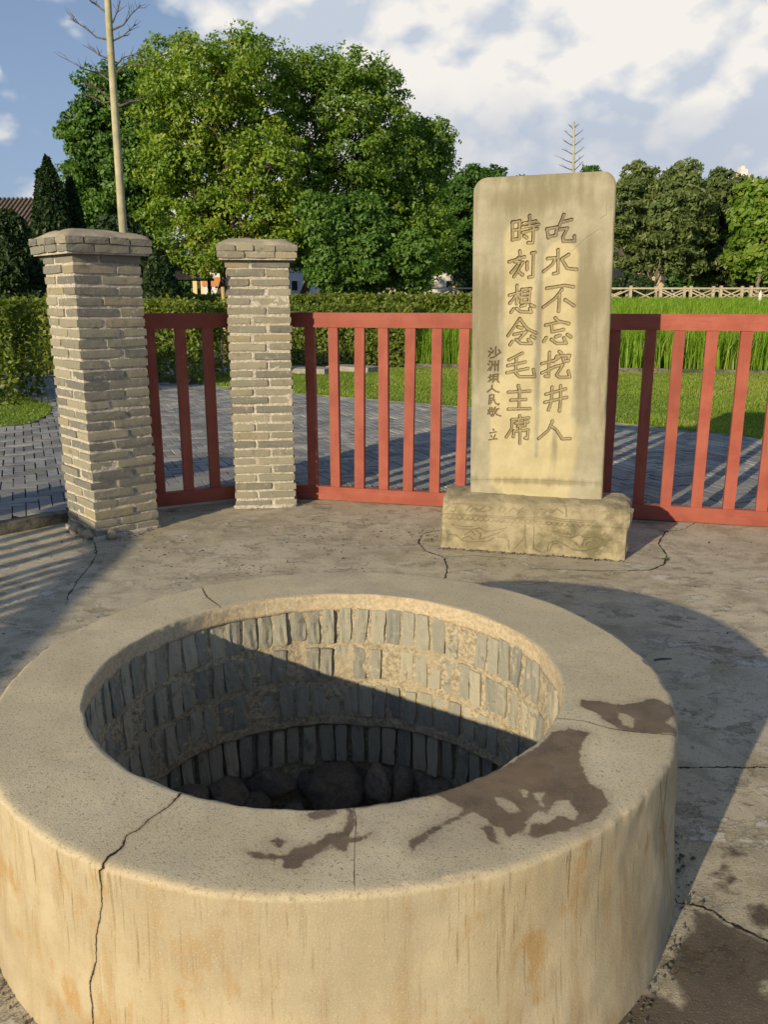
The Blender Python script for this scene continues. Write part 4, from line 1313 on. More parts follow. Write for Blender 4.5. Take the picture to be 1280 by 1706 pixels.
# washed bands below the columns of writing, and dark films
def band(x, ya, yb, wpx, soft):
    c = np.array([slab_pt(x, ya), slab_pt(x + (14 if x > 880 else 6) * -1, yb)])
    d = seg_dist(P2, c[0], c[1])
    wv = wpx * 0.00335
    return np.clip((wv + soft - d) / (2 * soft), 0, 1)
och = np.maximum.reduce([band(868, 395, 800, 26, 0.018), band(936, 430, 740, 28, 0.018), band(836, 640, 800, 16, 0.020), band(905, 730, 810, 60, 0.03)])
och *= 1 - 0.8 * np.clip(1 - seg_dist(P2, np.array(slab_pt(902, 360)), np.array(slab_pt(894, 760))) / 0.020, 0, 1)
def blob(x, y, rx, ry):
    c = np.array(slab_pt(x, y))
    return np.exp(-(((P2[:, 0] - c[0]) / (rx * 0.00335)) ** 2 + ((P2[:, 1] - c[1]) / (ry * 0.00335)) ** 2))
dirt = np.clip(0.62 * blob(815, 500, 30, 70) + 0.45 * blob(812, 590, 26, 60) + 0.55 * blob(985, 470, 26, 60) + 0.5 * blob(905, 320, 90, 30) + 0.55 * blob(898, 560, 7, 160) + 0.5 * blob(970, 600, 14, 160) + 0.6 * blob(925, 740, 8, 40)
               + 0.6 * blob(890, 802, 130, 7) + 0.35 * blob(1000, 640, 22, 140) + 0.4 * blob(860, 345, 40, 25), 0, 1)
dirt = np.clip(dirt + 0.34 * np.clip(1 - eb / 0.05, 0, 1), 0, 1)
V = p3(P2[:, 0], yd, P2[:, 1])
nf = len(V)
F = grid_faces(ns, nt_)
idx = np.arange(nf).reshape(ns, nt_)
loop = np.concatenate([idx[0, :], idx[1:, -1], idx[-1, -2::-1], idx[-2:0:-1, 0]])
THK = 0.15
rings = []
Vl = [V]
base = nf
for (yy, sh) in ((0.020, 0.0), (0.07, 0.0005), (THK - 0.012, 0.0), (THK, 0.010)):
    q = V[loop].copy()
    cen = np.array([0, 0, HT / 2])
    q[:, 1] = yy
    q[:, 0] -= np.sign(q[:, 0]) * sh
    q[:, 2] -= np.where(q[:, 2] > 0.1, sh, 0)
    qq = fbm(q, 14, 3, 55) * 0.0025
    q[:, 0] += np.sign(q[:, 0]) * qq
    Vl.append(q)
    rings.append(np.arange(base, base + len(loop)))
    base += len(loop)
prev = loop
Fs = [F]
for r_ in rings:
    Fs.append(np.stack([prev, np.roll(prev, -1), np.roll(r_, -1), r_], -1))
    prev = r_
faces = [tuple(q) for q in np.concatenate(Fs).tolist()] + [tuple(prev.tolist())]
V = np.concatenate(Vl)
pad = len(V) - nf
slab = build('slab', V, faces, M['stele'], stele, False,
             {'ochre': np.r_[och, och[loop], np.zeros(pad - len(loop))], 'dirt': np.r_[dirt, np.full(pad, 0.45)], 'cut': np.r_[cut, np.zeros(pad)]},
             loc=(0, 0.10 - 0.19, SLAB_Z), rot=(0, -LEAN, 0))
bmx = bmesh.new(); bmx.from_mesh(slab.data); bmesh.ops.recalc_face_normals(bmx, faces=bmx.faces); bmx.to_mesh(slab.data); bmx.free()

# pedestal: a worn block with a relief-carved face
PLEN, PDEP = 1.049, 0.36
K4 = 350 / 1280.0
def pp(lst):
    out = []
    for x, y in lst:
        P = on_plane(720 + x * K4, 790 + y * K4, SA)
        out.append(((P - SA) @ FU, P[2]))
    return out
REL = [[(75, 222), (105, 192), (150, 205), (140, 228), (115, 222)], [(210, 222), (240, 190), (285, 226), (332, 190), (385, 212)], [(235, 226), (262, 202), (300, 226), (350, 222), (372, 205)], [(410, 218), (432, 190), (452, 214), (432, 236), (418, 225)],
       [(470, 232), (498, 202), (530, 222), (560, 202)], [(520, 240), (545, 218), (575, 236)], [(640, 215), (690, 222), (735, 242), (764, 216), (800, 242)], [(690, 240), (720, 218), (752, 236)],
       [(50, 237), (330, 252), (620, 266), (1060, 292)], [(52, 247), (330, 262), (620, 277), (1060, 303)], [(100, 180), (610, 197), (820, 197), (822, 262)],
       [(125, 310), (170, 335), (240, 341), (290, 330), (330, 352), (400, 346), (456, 330)], [(130, 306), (190, 322), (245, 322)], [(105, 368), (150, 375), (190, 408), (240, 417), (300, 415), (340, 412), (390, 387), (440, 387), (470, 408), (470, 458)], [(270, 345), (302, 370), (290, 402)], [(200, 372), (240, 347), (262, 372)], [(190, 395), (225, 380), (255, 400)],
       [(300, 400), (340, 385), (400, 365), (440, 345)],
       [(730, 353), (780, 380), (850, 392), (900, 372), (942, 390), (1000, 386), (1050, 408)], [(705, 472), (715, 422), (760, 410), (810, 432), (860, 462), (930, 472), (1000, 456), (1050, 436), (1100, 452), (1105, 500)], [(840, 402), (880, 422), (902, 452)], [(918, 442), (930, 402), (972, 395), (1012, 422)], [(940, 432), (960, 412), (985, 425)], [(745, 352), (800, 368), (850, 370)], [(720, 470), (735, 432), (765, 425)],
       [(570, 292), (562, 395), (510, 452)], [(627, 240), (625, 300), (622, 455), (660, 478)], [(572, 300), (572, 455)]]
for i in range(31):
    x0 = 60 + i * 32
    yb = 258 + (x0 - 60) * 0.062
    REL.append([(x0, yb), (x0 + 4, yb + 12), (x0 + 14, yb + 17), (x0 + 26, yb + 12), (x0 + 32, yb + 2)])
REL = [pp(l) for l in REL]
nfz = 120
prof_f = [(0.0, z) for z in np.linspace(-0.02, 0.268, nfz)]
prof_t = [(0.003, 0.279), (0.010, 0.289), (0.022, 0.297), (0.04, 0.303)] + [(d, 0.303 + 0.02 * math.sin((d - 0.04) / (PDEP - 0.08) * math.pi)) for d in np.linspace(0.06, PDEP - 0.04, 14)] + [(PDEP - 0.012, 0.292), (PDEP, 0.27), (PDEP, 0.14), (PDEP, -0.02)]
prf = np.array(prof_f + prof_t)
cols = np.concatenate([np.linspace(0, 0.03, 5), np.linspace(0.034, PLEN - 0.034, 400), np.linspace(PLEN - 0.03, PLEN, 5)])
U = np.repeat(cols, len(prf))
Dp = np.tile(prf[:, 0], len(cols))
Zp = np.tile(prf[:, 1], len(cols))
eu = np.minimum(U, PLEN - U)
ins = np.where(eu < 0.03, 0.03 - np.sqrt(np.clip(0.03 ** 2 - (0.03 - eu) ** 2, 0, None)), 0)
Dp = Dp + np.where(Dp < PDEP / 2, ins, -ins)
Zp = Zp - np.where(Zp > 0.2, ins * 0.8, 0)
P2 = np.stack([U, Zp], -1)
front = np.tile(np.arange(len(prf)) < nfz + 2, len(cols))
dep = np.zeros(len(U))
cut = np.zeros(len(U))
for pts in REL:
    pts = np.array(pts)
    m_ = front & ((P2 > pts.min(0) - 0.02) & (P2 < pts.max(0) + 0.02)).all(1)
    dd = poly_dist(P2[m_], pts)
    g = np.exp(-(dd / 0.0032) ** 2)
    dep[m_] = np.maximum(dep[m_], g * 0.0055)
    cut[m_] = np.maximum(cut[m_], g)
worn = np.clip(0.85 - 1.1 * np.clip((U - 0.80) / 0.12, 0, 1) * np.clip((Zp - 0.14) / 0.05, 0, 1) - 0.6 * np.clip((U - 0.93) / 0.06, 0, 1), 0.08, 1) * (0.75 + 0.35 * vnoise(p3(U, Zp), 9, 61))
dep *= worn
cut *= worn
Pn = p3(U, Dp, Zp)
# upper band stands a little proud, the lower panels sit back
dep += np.where(front, 0.006 * (1 / (1 + np.exp((Zp - (0.205 - 0.02 * U)) / 0.003))), 0)
rgh = fbm(Pn, 8, 4, 62) * 0.006 * (1 + 1.6 * np.clip((U - 0.85) / 0.15, 0, 1)) + fbm(Pn, 40, 2, 63) * 0.0016
tl = np.clip((U - (PLEN - 0.06)) / 0.06, 0, 1)
Zp = Zp + np.where(Zp > 0.2, rgh * 0.9 - 0.022 * tl * (0.5 + 0.5 * vnoise(Pn, 14, 64)), 0)
Dp = Dp + np.where(front, dep + rgh * 0.6, 0) - np.where(Dp > PDEP * 0.9, rgh, 0)
U2 = U + np.where(eu < 0.012, np.sign(U - PLEN / 2) * rgh * 1.4, 0)
# the two ends are closed by shrinking the section inwards
V = p3(U2 - 0.5245, Dp - 0.19, Zp)
n = len(prf)
F = grid_faces(len(cols), n)
faces = [tuple(q) for q in F.tolist()]
faces.append(tuple(range(n)))
faces.append(tuple(range((len(cols) - 1) * n, len(cols) * n))[::-1])
ped = build('pedestal', V, faces, M['pedestal'], stele, False, {'cut': cut})
bmx = bmesh.new(); bmx.from_mesh(ped.data); bmesh.ops.recalc_face_normals(bmx, faces=bmx.faces); bmx.to_mesh(ped.data); bmx.free()
# ------------------------------------------------------------------ foliage
def unit(v):
    return v / (np.linalg.norm(v, axis=-1, keepdims=True) + 1e-9)
def leaf_geo(C, size, bias, r_, elong=1.7, fold=0.12):
    """one folded diamond per leaf; bias is added to a random normal"""
    n = len(C)
    nrm = unit(r_.normal(size=(n, 3)) + bias)
    t = unit(np.cross(nrm, r_.normal(size=(n, 3))))
    b2 = np.cross(nrm, t)
    s = np.asarray(size) * r_.uniform(0.65, 1.3, n)
    L_, W_ = (s * elong / 2)[:, None], (s / 2)[:, None]
    V = np.stack([C - t * L_, C + b2 * W_ + nrm * W_ * fold, C + t * L_, C - b2 * W_ + nrm * W_ * fold], 1).reshape(-1, 3)
    F = np.arange(n * 4).reshape(-1, 4)
    return V, F
def limb(mb, a, b2, ra, rb, r_, wob=0.06, n=6, k=5, sag=0.0):
    a, b2 = np.asarray(a, float), np.asarray(b2, float)
    ln = np.linalg.norm(b2 - a)
    pts, rads = [], []
    for i in range(k + 1):
        f = i / k
        p = a + (b2 - a) * f
        if 0 < i < k:
            p = p + r_.normal(0, wob * ln * 0.35, 3)
        p[2] += sag * ln * math.sin(f * math.pi)
        pts.append(p); rads.append(ra + (rb - ra) * f)
    mb.tube(pts, rads, n)
    return pts
def tree(label, cat_name, Y, base_px, lobes, leafmat, n_leaves, leaf, seed, trunk_r=0.16, fork=0.35, bark='bark', tint=(0.15, 0.95), depth=0.85, group='trees behind the yard', stems=1, clump=0.135, wash=False, up=0.5, elong=1.7):
    r_ = np.random.default_rng(seed)
    gz = float(ground_z(np.array(Y)))
    bx = at(base_px, 497, Y)[0]
    t = empty(cat_name, (bx, Y, gz - 0.02))
    tag(t, label, 'tree', group)
    org = np.array([bx, Y, gz - 0.02])
    mb = MB()
    L3 = []
    for (px, py, rx, ry) in lobes:
        dY = r_.uniform(-1, 1) * depth * 1.6
        c = at(px, py, Y + dY)
        k = (Y + dY) / CP / FPX
        L3.append((c, rx * k, ry * k))
    zc = np.mean([l[0][2] for l in L3])
    zf = gz + (zc - gz) * fork
    cx = np.mean([l[0][0] for l in L3])
    forks = []
    for s in range(stems):
        f = np.array([bx + (cx - bx) * 0.25 + (r_.normal(0, 0.4) if stems > 1 else r_.normal(0, 0.1)), Y + r_.normal(0, 0.15), zf])
        limb(mb, org + np.array([r_.normal(0, 0.12), 0, 0]) * (stems > 1), f, trunk_r, trunk_r * 0.72, r_, 0.05, 9, 6)
        forks.append(f)
    Cs, Ts, Bs = [], [], []
    vol = np.array([l[1] * l[2] for l in L3])
    for (c, rx, rz), share in zip(L3, vol / vol.sum()):
        f = forks[int(r_.integers(len(forks)))]
        rr = np.array([rx, 0.5 * (rx + rz) * depth, rz])
        pts = limb(mb, f, c, trunk_r * 0.42, trunk_r * 0.14, r_, 0.12, 6, 6, 0.06)
        nl = int(n_leaves * share)
        nc = max(20, int(64 * (1 + share * 4)))
        d = unit(r_.normal(size=(nc, 3)))
        rad = r_.uniform(0.3, 1.28, nc) ** 0.62
        cc = c + d * rad[:, None] * rr
        for q in range(min(nc, 14)):
            st = pts[int(r_.integers(2, len(pts)))]
            limb(mb, st, cc[q], trunk_r * 0.13, trunk_r * 0.03, r_, 0.12, 4, 3)
        w_ = r_.uniform(0.5, 1.5, nc); w_ /= w_.sum()
        which = r_.choice(nc, nl, p=w_)
        crad = clump * r_.uniform(0.6, 1.7, nc) * (rx + rz) / 2 + 0.16
        g = r_.normal(size=(nl, 3))
        g = g / (np.linalg.norm(g, axis=1, keepdims=True) + 1e-9) * (r_.uniform(0.2, 1, nl) ** 0.6)[:, None]
        pos = cc[which] + g * crad[which][:, None] * np.array([1.15, 1.1, 0.70])
        ct = r_.uniform(0, 1, nc)
        tn = 0.55 * ct[which] + 0.45 * r_.uniform(0, 1, nl)
        Cs.append(pos); Ts.append(tint[0] + (tint[1] - tint[0]) * tn)
        Bs.append(unit(pos - cc[which]) * 0.5 + unit(pos - c) * 0.9 + np.array([0, 0, up]))
    C, tn, B = np.concatenate(Cs), np.concatenate(Ts), np.concatenate(Bs)
    V, F = leaf_geo(C, np.full(len(C), leaf), B, r_, elong)
    build('crown', V - org, F, M[leafmat], t, False, {'tint': np.repeat(tn, 4)})
    v = [tuple(np.array(p) - org) for p in mb.v]
    build('trunk', v, mb.f, M[bark], t, True)
    if wash:
        m2 = MB().tube([(0, 0, 0.0), (0, 0, 1.0)], [trunk_r * 1.12, trunk_r * 1.10], 10)
        m2.build('limewash_band', M['whitewash'], t, True)
    return t

tree('tall broad tree with bright yellow-green leaves, highest crown left of the stele', 'broadleaf_tree', 34, 368,
     [(398, 92, 56, 36), (300, 112, 58, 38), (350, 142, 78, 50), (440, 132, 50, 48), (272, 145, 32, 30), (330, 210, 85, 55), (410, 215, 75, 60), (290, 275, 55, 50), (370, 285, 80, 55), (450, 280, 50, 55), (300, 350, 65, 45), (390, 355, 80, 50), (335, 410, 70, 38), (420, 405, 65, 42), (460, 360, 45, 45)],
     'leaf_yellow', 76000, 0.088, 1, 0.22, 0.33, tint=(0.1, 1.0), wash=True)
tree('dark green dense tree behind the bare pole, left of the tallest tree', 'broadleaf_tree', 41, 205,
     [(140, 215, 38, 30), (190, 165, 50, 45), (240, 145, 45, 38), (165, 260, 50, 40), (220, 220, 55, 55), (150, 310, 40, 45), (200, 320, 60, 50), (240, 290, 50, 60), (180, 380, 60, 45), (230, 390, 50, 45)],
     'leaf_deep', 60000, 0.125, 2, 0.2, 0.35, tint=(0.2, 0.9))
tree('broad mid-green tree right of the tallest tree with sky gaps in its crown', 'broadleaf_tree', 37, 500,
     [(520, 120, 45, 30), (590, 120, 60, 35), (640, 150, 35, 32), (490, 150, 40, 40), (560, 180, 60, 40), (630, 205, 50, 40), (520, 235, 55, 48), (590, 260, 65, 48), (650, 260, 45, 45), (500, 310, 50, 48), (560, 330, 65, 50), (630, 330, 55, 50), (500, 390, 50, 45), (550, 405, 50, 45)],
     'leaf_mid', 56000, 0.088, 3, 0.21, 0.33, tint=(0.1, 1.0), wash=True, clump=0.13)
tree('loose-crowned tree whose feathery right edge reaches towards the stele', 'broadleaf_tree', 39, 690,
     [(690, 225, 42, 24), (725, 228, 28, 24), (740, 250, 14, 18), (670, 275, 45, 35), (715, 285, 38, 28), (690, 330, 55, 35), (640, 380, 45, 45), (700, 385, 50, 40), (650, 430, 55, 40), (700, 440, 45, 35)],
     'leaf_mid', 38000, 0.09, 4, 0.17, 0.35, tint=(0.05, 0.85), clump=0.13)
tree('dark round-crowned tree with a leaning trunk just left of the stele', 'broadleaf_tree', 56, 752,
     [(795, 293, 26, 14), (825, 290, 14, 10), (760, 325, 42, 28), (800, 335, 35, 28), (740, 370, 45, 35), (790, 385, 45, 42), (740, 420, 40, 28), (800, 430, 30, 30), (850, 330, 40, 25), (900, 330, 50, 22), (985, 285, 12, 8)],
     'leaf_deep', 44000, 0.15, 5, 0.24, 0.45, tint=(0.0, 0.7))
tree('small fresh-green tree with drooping branches in front of the mid-green tree', 'small_tree', 30, 547,
     [(600, 370, 38, 40), (560, 390, 38, 35), (610, 430, 42, 38), (560, 450, 40, 30), (640, 440, 30, 32), (590, 470, 50, 22), (530, 350, 26, 24), (690, 420, 30, 28), (685, 455, 32, 24)],
     'leaf_deep', 38000, 0.095, 6, 0.11, 0.4, 'bark_pale', tint=(0.3, 1.0), group='small trees behind the yard')
tree('grey-green feathery tree of many slanting stems right of the stele', 'feathery_tree', 56, 1088,
     [(1065, 300, 22, 24), (1055, 335, 38, 30), (1100, 320, 36, 30), (1145, 300, 22, 26), (1140, 335, 40, 32), (1060, 380, 42, 34), (1110, 375, 45, 38), (1155, 370, 34, 36), (1070, 420, 40, 30), (1125, 425, 42, 30), (1040, 350, 20, 40)],
     'leaf_willow', 42000, 0.135, 7, 0.13, 0.22, 'bark_pale', tint=(0.1, 1.0), stems=5, elong=2.6, clump=0.15, group='trees right of the stele', up=0.1)
tree('dark dense tree between the feathery tree and the right edge', 'feathery_tree', 60, 1200,
     [(1203, 305, 24, 18), (1180, 335, 36, 30), (1225, 335, 32, 32), (1190, 385, 46, 42), (1235, 390, 40, 45), (1170, 430, 40, 34), (1215, 440, 50, 34), (1260, 440, 40, 30)],
     'leaf_willow', 34000, 0.16, 8, 0.17, 0.3, tint=(0.0, 0.7), stems=3, elong=2.3, group='trees right of the stele')
tree('bright yellow-green large-leaved tree at the right edge', 'broadleaf_tree', 54, 1258,
     [(1262, 328, 32, 22), (1305, 328, 36, 32), (1268, 365, 38, 32), (1310, 390, 45, 45), (1268, 410, 40, 30), (1245, 440, 30, 16), (1290, 450, 40, 22)],
     'leaf_mid', 17000, 0.28, 9, 0.15, 0.4, 'bark_pale', tint=(0.2, 1.0), group='trees right of the stele')

def conifer(label, Y, px, py_top, hw_px, seed, n=15000, leaf=0.10, squat=1.0, py_base=505, name='cypress_tree', cat='tree'):
    r_ = np.random.default_rng(seed)
    gz = float(ground_z(np.array(Y)))
    top = at(px, py_top, Y)
    k = Y / CP / FPX
    org = np.array([top[0], Y, gz])
    H_ = top[2] - gz
    rad = hw_px * k
    t = empty(name, tuple(org)); tag(t, label, cat, 'evergreens behind the left pillar')
    u = r_.uniform(0, 1, n) ** 0.75                     # 0 top .. 1 base
    a = r_.uniform(0, 2 * math.pi, n)
    prof_ = rad * np.clip(np.sin(np.clip(u * 1.18, 0, 1) * math.pi / 2) ** (0.85 * squat), 0, 1) * np.where(u > 0.88, 1 - (u - 0.88) * 2.0, 1)
    lump = 1 + 0.22 * vnoise(np.stack([np.cos(a) * 2.2, np.sin(a) * 2.2, u * 9], -1), 1.0, seed) + 0.12 * vnoise(np.stack([np.cos(a) * 6, np.sin(a) * 6, u * 24], -1), 1.0, seed + 1)
    rr = prof_ * lump * r_.uniform(0.55, 1.0, n) ** 0.35 + 0.03
    C = p3(np.cos(a) * rr, np.sin(a) * rr, H_ * (1 - u) + r_.normal(0, 0.05, n))
    out = p3(np.cos(a), np.sin(a), np.full(n, 0.6))
    V, F = leaf_geo(C, np.full(n, leaf), out * 0.7, r_, 2.0)
    tn = np.clip(0.4 * r_.uniform(0, 1, n) + 0.5 * (lump - 0.72), 0, 1)
    build('crown', V, F, M['leaf_cypress'], t, False, {'tint': np.repeat(tn, 4)})
    MB().tube([(0, 0, 0), (0, 0, H_ * 0.55)], [0.12, 0.05], 7).build('trunk', M['bark'], t, True)
    return t
conifer('tallest pointed dark cypress at the far left', 30, 77, 264, 40, 21, 22000)
conifer('pointed dark cypress leaning against the left of the tallest cypress', 30.6, 64, 282, 20, 22, 9000)
conifer('shorter pointed dark cypress between the tallest cypress and the first pillar', 31, 115, 295, 27, 23, 13000)
conifer('broad dark evergreen bush at the very left edge behind the hedge', 27, 8, 352, 48, 24, 16000, squat=0.5)
conifer('round dark evergreen bush just behind the top of the first pillar', 26, 190, 362, 58, 25, 18000, squat=0.4)
conifer('small pointed dark evergreen between the two pillars', 25, 263, 416, 36, 26, 11000)
conifer('low dark clipped shrub behind the far fence right of the stele', 54, 1056, 458, 34, 27, 7000, squat=0.3, name='clipped_shrub', cat='shrub')
conifer('low dark shrub beside the white house left of the stele', 54, 782, 448, 30, 28, 6000, squat=0.3, name='clipped_shrub', cat='shrub')

def hedge(label, path, thick, h, n, seed, leaf=0.045, tint=(0.0, 1.0), z0=None, stems=60, top_wild=0.05, elong=1.6):
    r_ = np.random.default_rng(seed)
    path = [np.array(p, float) for p in path]
    z0 = PAVE_Z if z0 is None else z0
    org = np.array([*np.mean(path, 0), z0])
    t = empty('hedge', tuple(org)); tag(t, label, 'hedge', 'clipped hedges outside the yard')
    seg = [np.linalg.norm(path[i + 1] - path[i]) for i in range(len(path) - 1)]
    ps = np.array(seg) / sum(seg)
    C, B = [], []
    which = r_.choice(len(seg), n, p=ps)
    f = r_.uniform(0, 1, n)
    A0 = np.array(path[:-1])[which]; A1 = np.array(path[1:])[which]
    d = unit(A1 - A0); nrm = np.stack([-d[:, 1], d[:, 0]], -1)
    kind = r_.random(n)
    per = kind * (2 * h + thick)
    side = np.where(per < h, -1, np.where(per < 2 * h, 1, 0))
    v = np.where(side == -1, per, np.where(side == 1, per - h, per - 2 * h))
    off = np.where(side == 0, v - thick / 2, side * thick / 2)
    zz_ = np.where(side == 0, h, v)
    base = A0 + (A1 - A0) * f[:, None]
    P = p3(base[:, 0] + nrm[:, 0] * off, base[:, 1] + nrm[:, 1] * off, zz_)
    lum = fbm(P, 2.2, 3, seed)
    inn = np.abs(r_.normal(0, 0.07, n)) - 0.06 * lum
    dirv = np.where(side[:, None] == 0, np.array([0, 0, 1.0]), np.concatenate([nrm * side[:, None], np.full((n, 1), 0.1)], 1))
    P = P - dirv * inn[:, None] + r_.normal(0, 0.02, (n, 3))
    P[:, 2] = np.clip(P[:, 2] + np.where(side == 0, np.abs(r_.normal(0, top_wild, n)), 0), 0.02, None)
    thin = r_.random(n) < np.clip(0.35 + P[:, 2] / (0.5 * h), 0, 1)       # sparser near the ground, stems show
    P, dirv, lum = P[thin], dirv[thin], lum[thin]
    n = len(P)
    V, F = leaf_geo(P + np.array([0, 0, z0]) - org, np.full(n, leaf), dirv * 0.6 + np.array([0, 0, 0.35]), r_, elong)
    tn = np.clip(tint[0] + (tint[1] - tint[0]) * (0.5 * r_.uniform(0, 1, n) + 0.5 * np.clip(0.5 + lum * 0.6, 0, 1)), 0, 1)
    build('foliage', V, F, M['leaf_hedge'], t, False, {'tint': np.repeat(tn, 4)})
    mb = MB()
    for i in range(stems):
        k = int(r_.choice(len(seg), p=ps)); g = r_.random()
        b_ = path[k] + (path[k + 1] - path[k]) * g
        dd = unit(path[k + 1] - path[k]); nn = np.array([-dd[1], dd[0]])
        o_ = r_.uniform(-0.42, 0.42) * thick
        p0 = np.array([*(b_ + nn * o_), 0.0]); p1 = p0 + np.array([r_.normal(0, 0.10), r_.normal(0, 0.10), h * r_.uniform(0.6, 0.95)])
        q0, q1 = p0 - np.array([org[0], org[1], 0]), p1 - np.array([org[0], org[1], 0])
        mb.tube([q0, (q0 + q1) / 2 + r_.normal(0, 0.03, 3), q1], [0.011, 0.008, 0.005], 4)
    o_ = mb.build('stem_cluster', M['bark_pale'], t)
    o_['kind'] = 'stuff'
    # dim inner mass of twigs and dead leaf
    m2 = 2500
    return t
hedge('hedge at the left edge growing on a rounded grass verge', [(-4.72, 11.25), (-7.0, 11.1), (-11.0, 10.7)], 1.15, 1.25, 30000, 31, 0.05, stems=70)
hedge('yellow-green hedge seen between the two brick pillars', [(-2.75, 13.95), (-6.0, 15.6), (-11.5, 17.6)], 1.1, 1.22, 42000, 32, 0.05, stems=110, tint=(0.15, 1.0))
hedge('dark hedge behind the middle fence section, left of the rice', [(-2.6, 18.35), (0.75, 17.55)], 1.3, 1.16, 17000, 33, 0.055, tint=(0.1, 0.85), z0=0.03, stems=60)
hedge('long clipped hedge running behind the nearer hedges to the stele', [(-12, 27.5), (5.2, 26.0)], 1.6, 1.22, 34000, 34, 0.075, z0=0.2, stems=20, tint=(0.1, 1.0))

# ------------------------------------------------------------------ rice, lawn grass
def blades(base, h, lean, width, r_, tint):
    """bent strip of two quads per blade"""
    n = len(base)
    a = r_.uniform(0, 2 * math.pi, n)
    dirh = p3(np.cos(a), np.sin(a))
    side = p3(-np.sin(a + r_.normal(0, 0.6, n)), np.cos(a))
    rows_ = []
    for f, wf, bf in ((0, 1.0, 0.0), (0.6, 0.9, 0.28), (1.0, 0.12, 1.0)):
        c = base + dirh * (lean * bf)[:, None] + np.array([0, 0, 1.0]) * (h * f * (1 - 0.12 * bf))[:, None]
        w_ = (width * wf / 2)[:, None] * side
        rows_ += [c - w_, c + w_]
    V = np.stack(rows_, 1).reshape(-1, 3)
    i = (np.arange(n) * 6)[:, None]
    F = np.concatenate([i + np.array([0, 1, 3, 2]), i + np.array([2, 3, 5, 4])], 0)
    return V, F, np.repeat(tint, 6)
r_ = np.random.default_rng(77)
def rice_edge(x):
    return 16.98 - 0.2635 * (x - 0.6)
# rows of tufts near the edge
tx, ty = [], []
for row in range(26):
    xs = np.arange(0.75, 17.0, 0.17) + r_.normal(0, 0.03, len(np.arange(0.75, 17.0, 0.17)))
    tx.append(xs); ty.append(rice_edge(xs) + 0.12 + row * 0.20 + r_.normal(0, 0.03, len(xs)))
tx, ty = np.concatenate(tx), np.concatenate(ty)
per = 22
bx_ = np.repeat(tx, per) + r_.normal(0, 0.045, len(tx) * per)
by_ = np.repeat(ty, per) + r_.normal(0, 0.045, len(tx) * per)
n = len(bx_)
near = np.repeat(ty - rice_edge(tx), per) < 0.7
h = r_.uniform(0.78, 1.06, n) * np.where(near & (r_.random(n) < 0.4), r_.uniform(0.35, 0.9, n), 1)
tn = np.clip(r_.normal(0.5, 0.2, n) + np.where(h < 0.6, 0.3, 0), 0, 1)
V1, F1, T1 = blades(p3(bx_, by_, ground_z(by_) + 0.02), h, np.abs(r_.normal(0.16, 0.10, n)), np.full(n, 0.016), r_, tn)
n = 70000
yy = 21 + (r_.uniform(0, 1, n) ** 0.8) * 27
xx = r_.uniform(-2.5, 30, n)
xx = np.where(xx < 0.8, xx, xx)
ok_ = (xx > 0.75 + np.clip(24 - yy, 0, 9) * 0) & (yy > rice_edge(xx) + 4.5) & ((xx > 5.6) | (yy > 27.5) | (yy < 25.2))
xx, yy = xx[ok_], yy[ok_]
n = len(xx)
V2, F2, T2 = blades(p3(xx, yy, ground_z(yy) + 0.05), r_.uniform(0.78, 1.0, n), np.abs(r_.normal(0.16, 0.08, n)), 0.028 + (yy - 20) * 0.0012, r_, np.clip(r_.normal(0.5, 0.2, n), 0, 1))
V, F, T = np.concatenate([V1, V2]), np.concatenate([F1, F2 + len(V1)]), np.concatenate([T1, T2])
tag(build('rice_plants', V, F, M['leaf_rice'], None, False, {'tint': T}), 'bright green rice growing in the field behind the fence', 'rice', kind='stuff')
fx = np.linspace(0.55, 34, 24); fy = np.linspace(0, 1, 18)
FX, FYY = np.meshgrid(fx, fy, indexing='ij')
FY2 = rice_edge(FX) + FYY * (49 - rice_edge(FX))
build('rice_field', p3(FX, FY2, ground_z(FY2) + 0.015).reshape(-1, 3), grid_faces(24, 18), M['soil'], None, True)['kind'] = 'structure'
mb = MB()
for i in range(14):
    x0, x1 = 0.5 + i * 1.2, 0.5 + (i + 1) * 1.2 - 0.01
    mb.bar((x0, rice_edge(x0) - 0.06, 0.085), (x1, rice_edge(x1) - 0.06, 0.085), 0.05, 0.10)
tag(mb.build('field_edging', M['kerb']), 'low dark edging strip between lawn and rice', 'edging')

n = 150000
gxx = r_.uniform(-3.4, 9.0, n * 2); gyy = 6 + 11.2 * r_.uniform(0, 1, n * 2)
ok_ = inside(np.stack([gxx, gyy], -1), lawn_poly)
gxx, gyy = gxx[ok_][:n], gyy[ok_][:n]
ii = r_.uniform(0, 1, (40000, 2))
isl = np.array(ISLAND); lo, hi = np.maximum(isl.min(0), [-8, -9]), isl.max(0)
ip = lo + ii * (hi - lo); ip = ip[inside(ip, ISLAND)]
gxx, gyy = np.concatenate([gxx, ip[:, 0]]), np.concatenate([gyy, ip[:, 1]])
n = len(gxx)
a = r_.uniform(0, 2 * math.pi, n)
hgt = r_.uniform(0.018, 0.048, n) * (1 + 0.5 * vnoise(p3(gxx, gyy), 1.4, 5))
b0 = p3(gxx, gyy, np.full(n, PAVE_Z + 0.004))
wv = 0.009 * p3(np.cos(a), np.sin(a))
tip = b0 + p3(r_.normal(0, 0.02, n), r_.normal(0, 0.02, n), hgt)
V = np.stack([b0 - wv, b0 + wv, tip], 1).reshape(-1, 3)
tn = np.clip(0.45 + 0.35 * fbm(p3(gxx, gyy), 0.9, 3, 6) + r_.normal(0, 0.14, n), 0, 1)
tag(build('lawn_grass', V, np.arange(n * 3).reshape(-1, 3), M['leaf_lawn'], None, False, {'tint': np.repeat(tn, 3)}), 'short mown lawn grass between paving and rice', 'grass', kind='stuff')

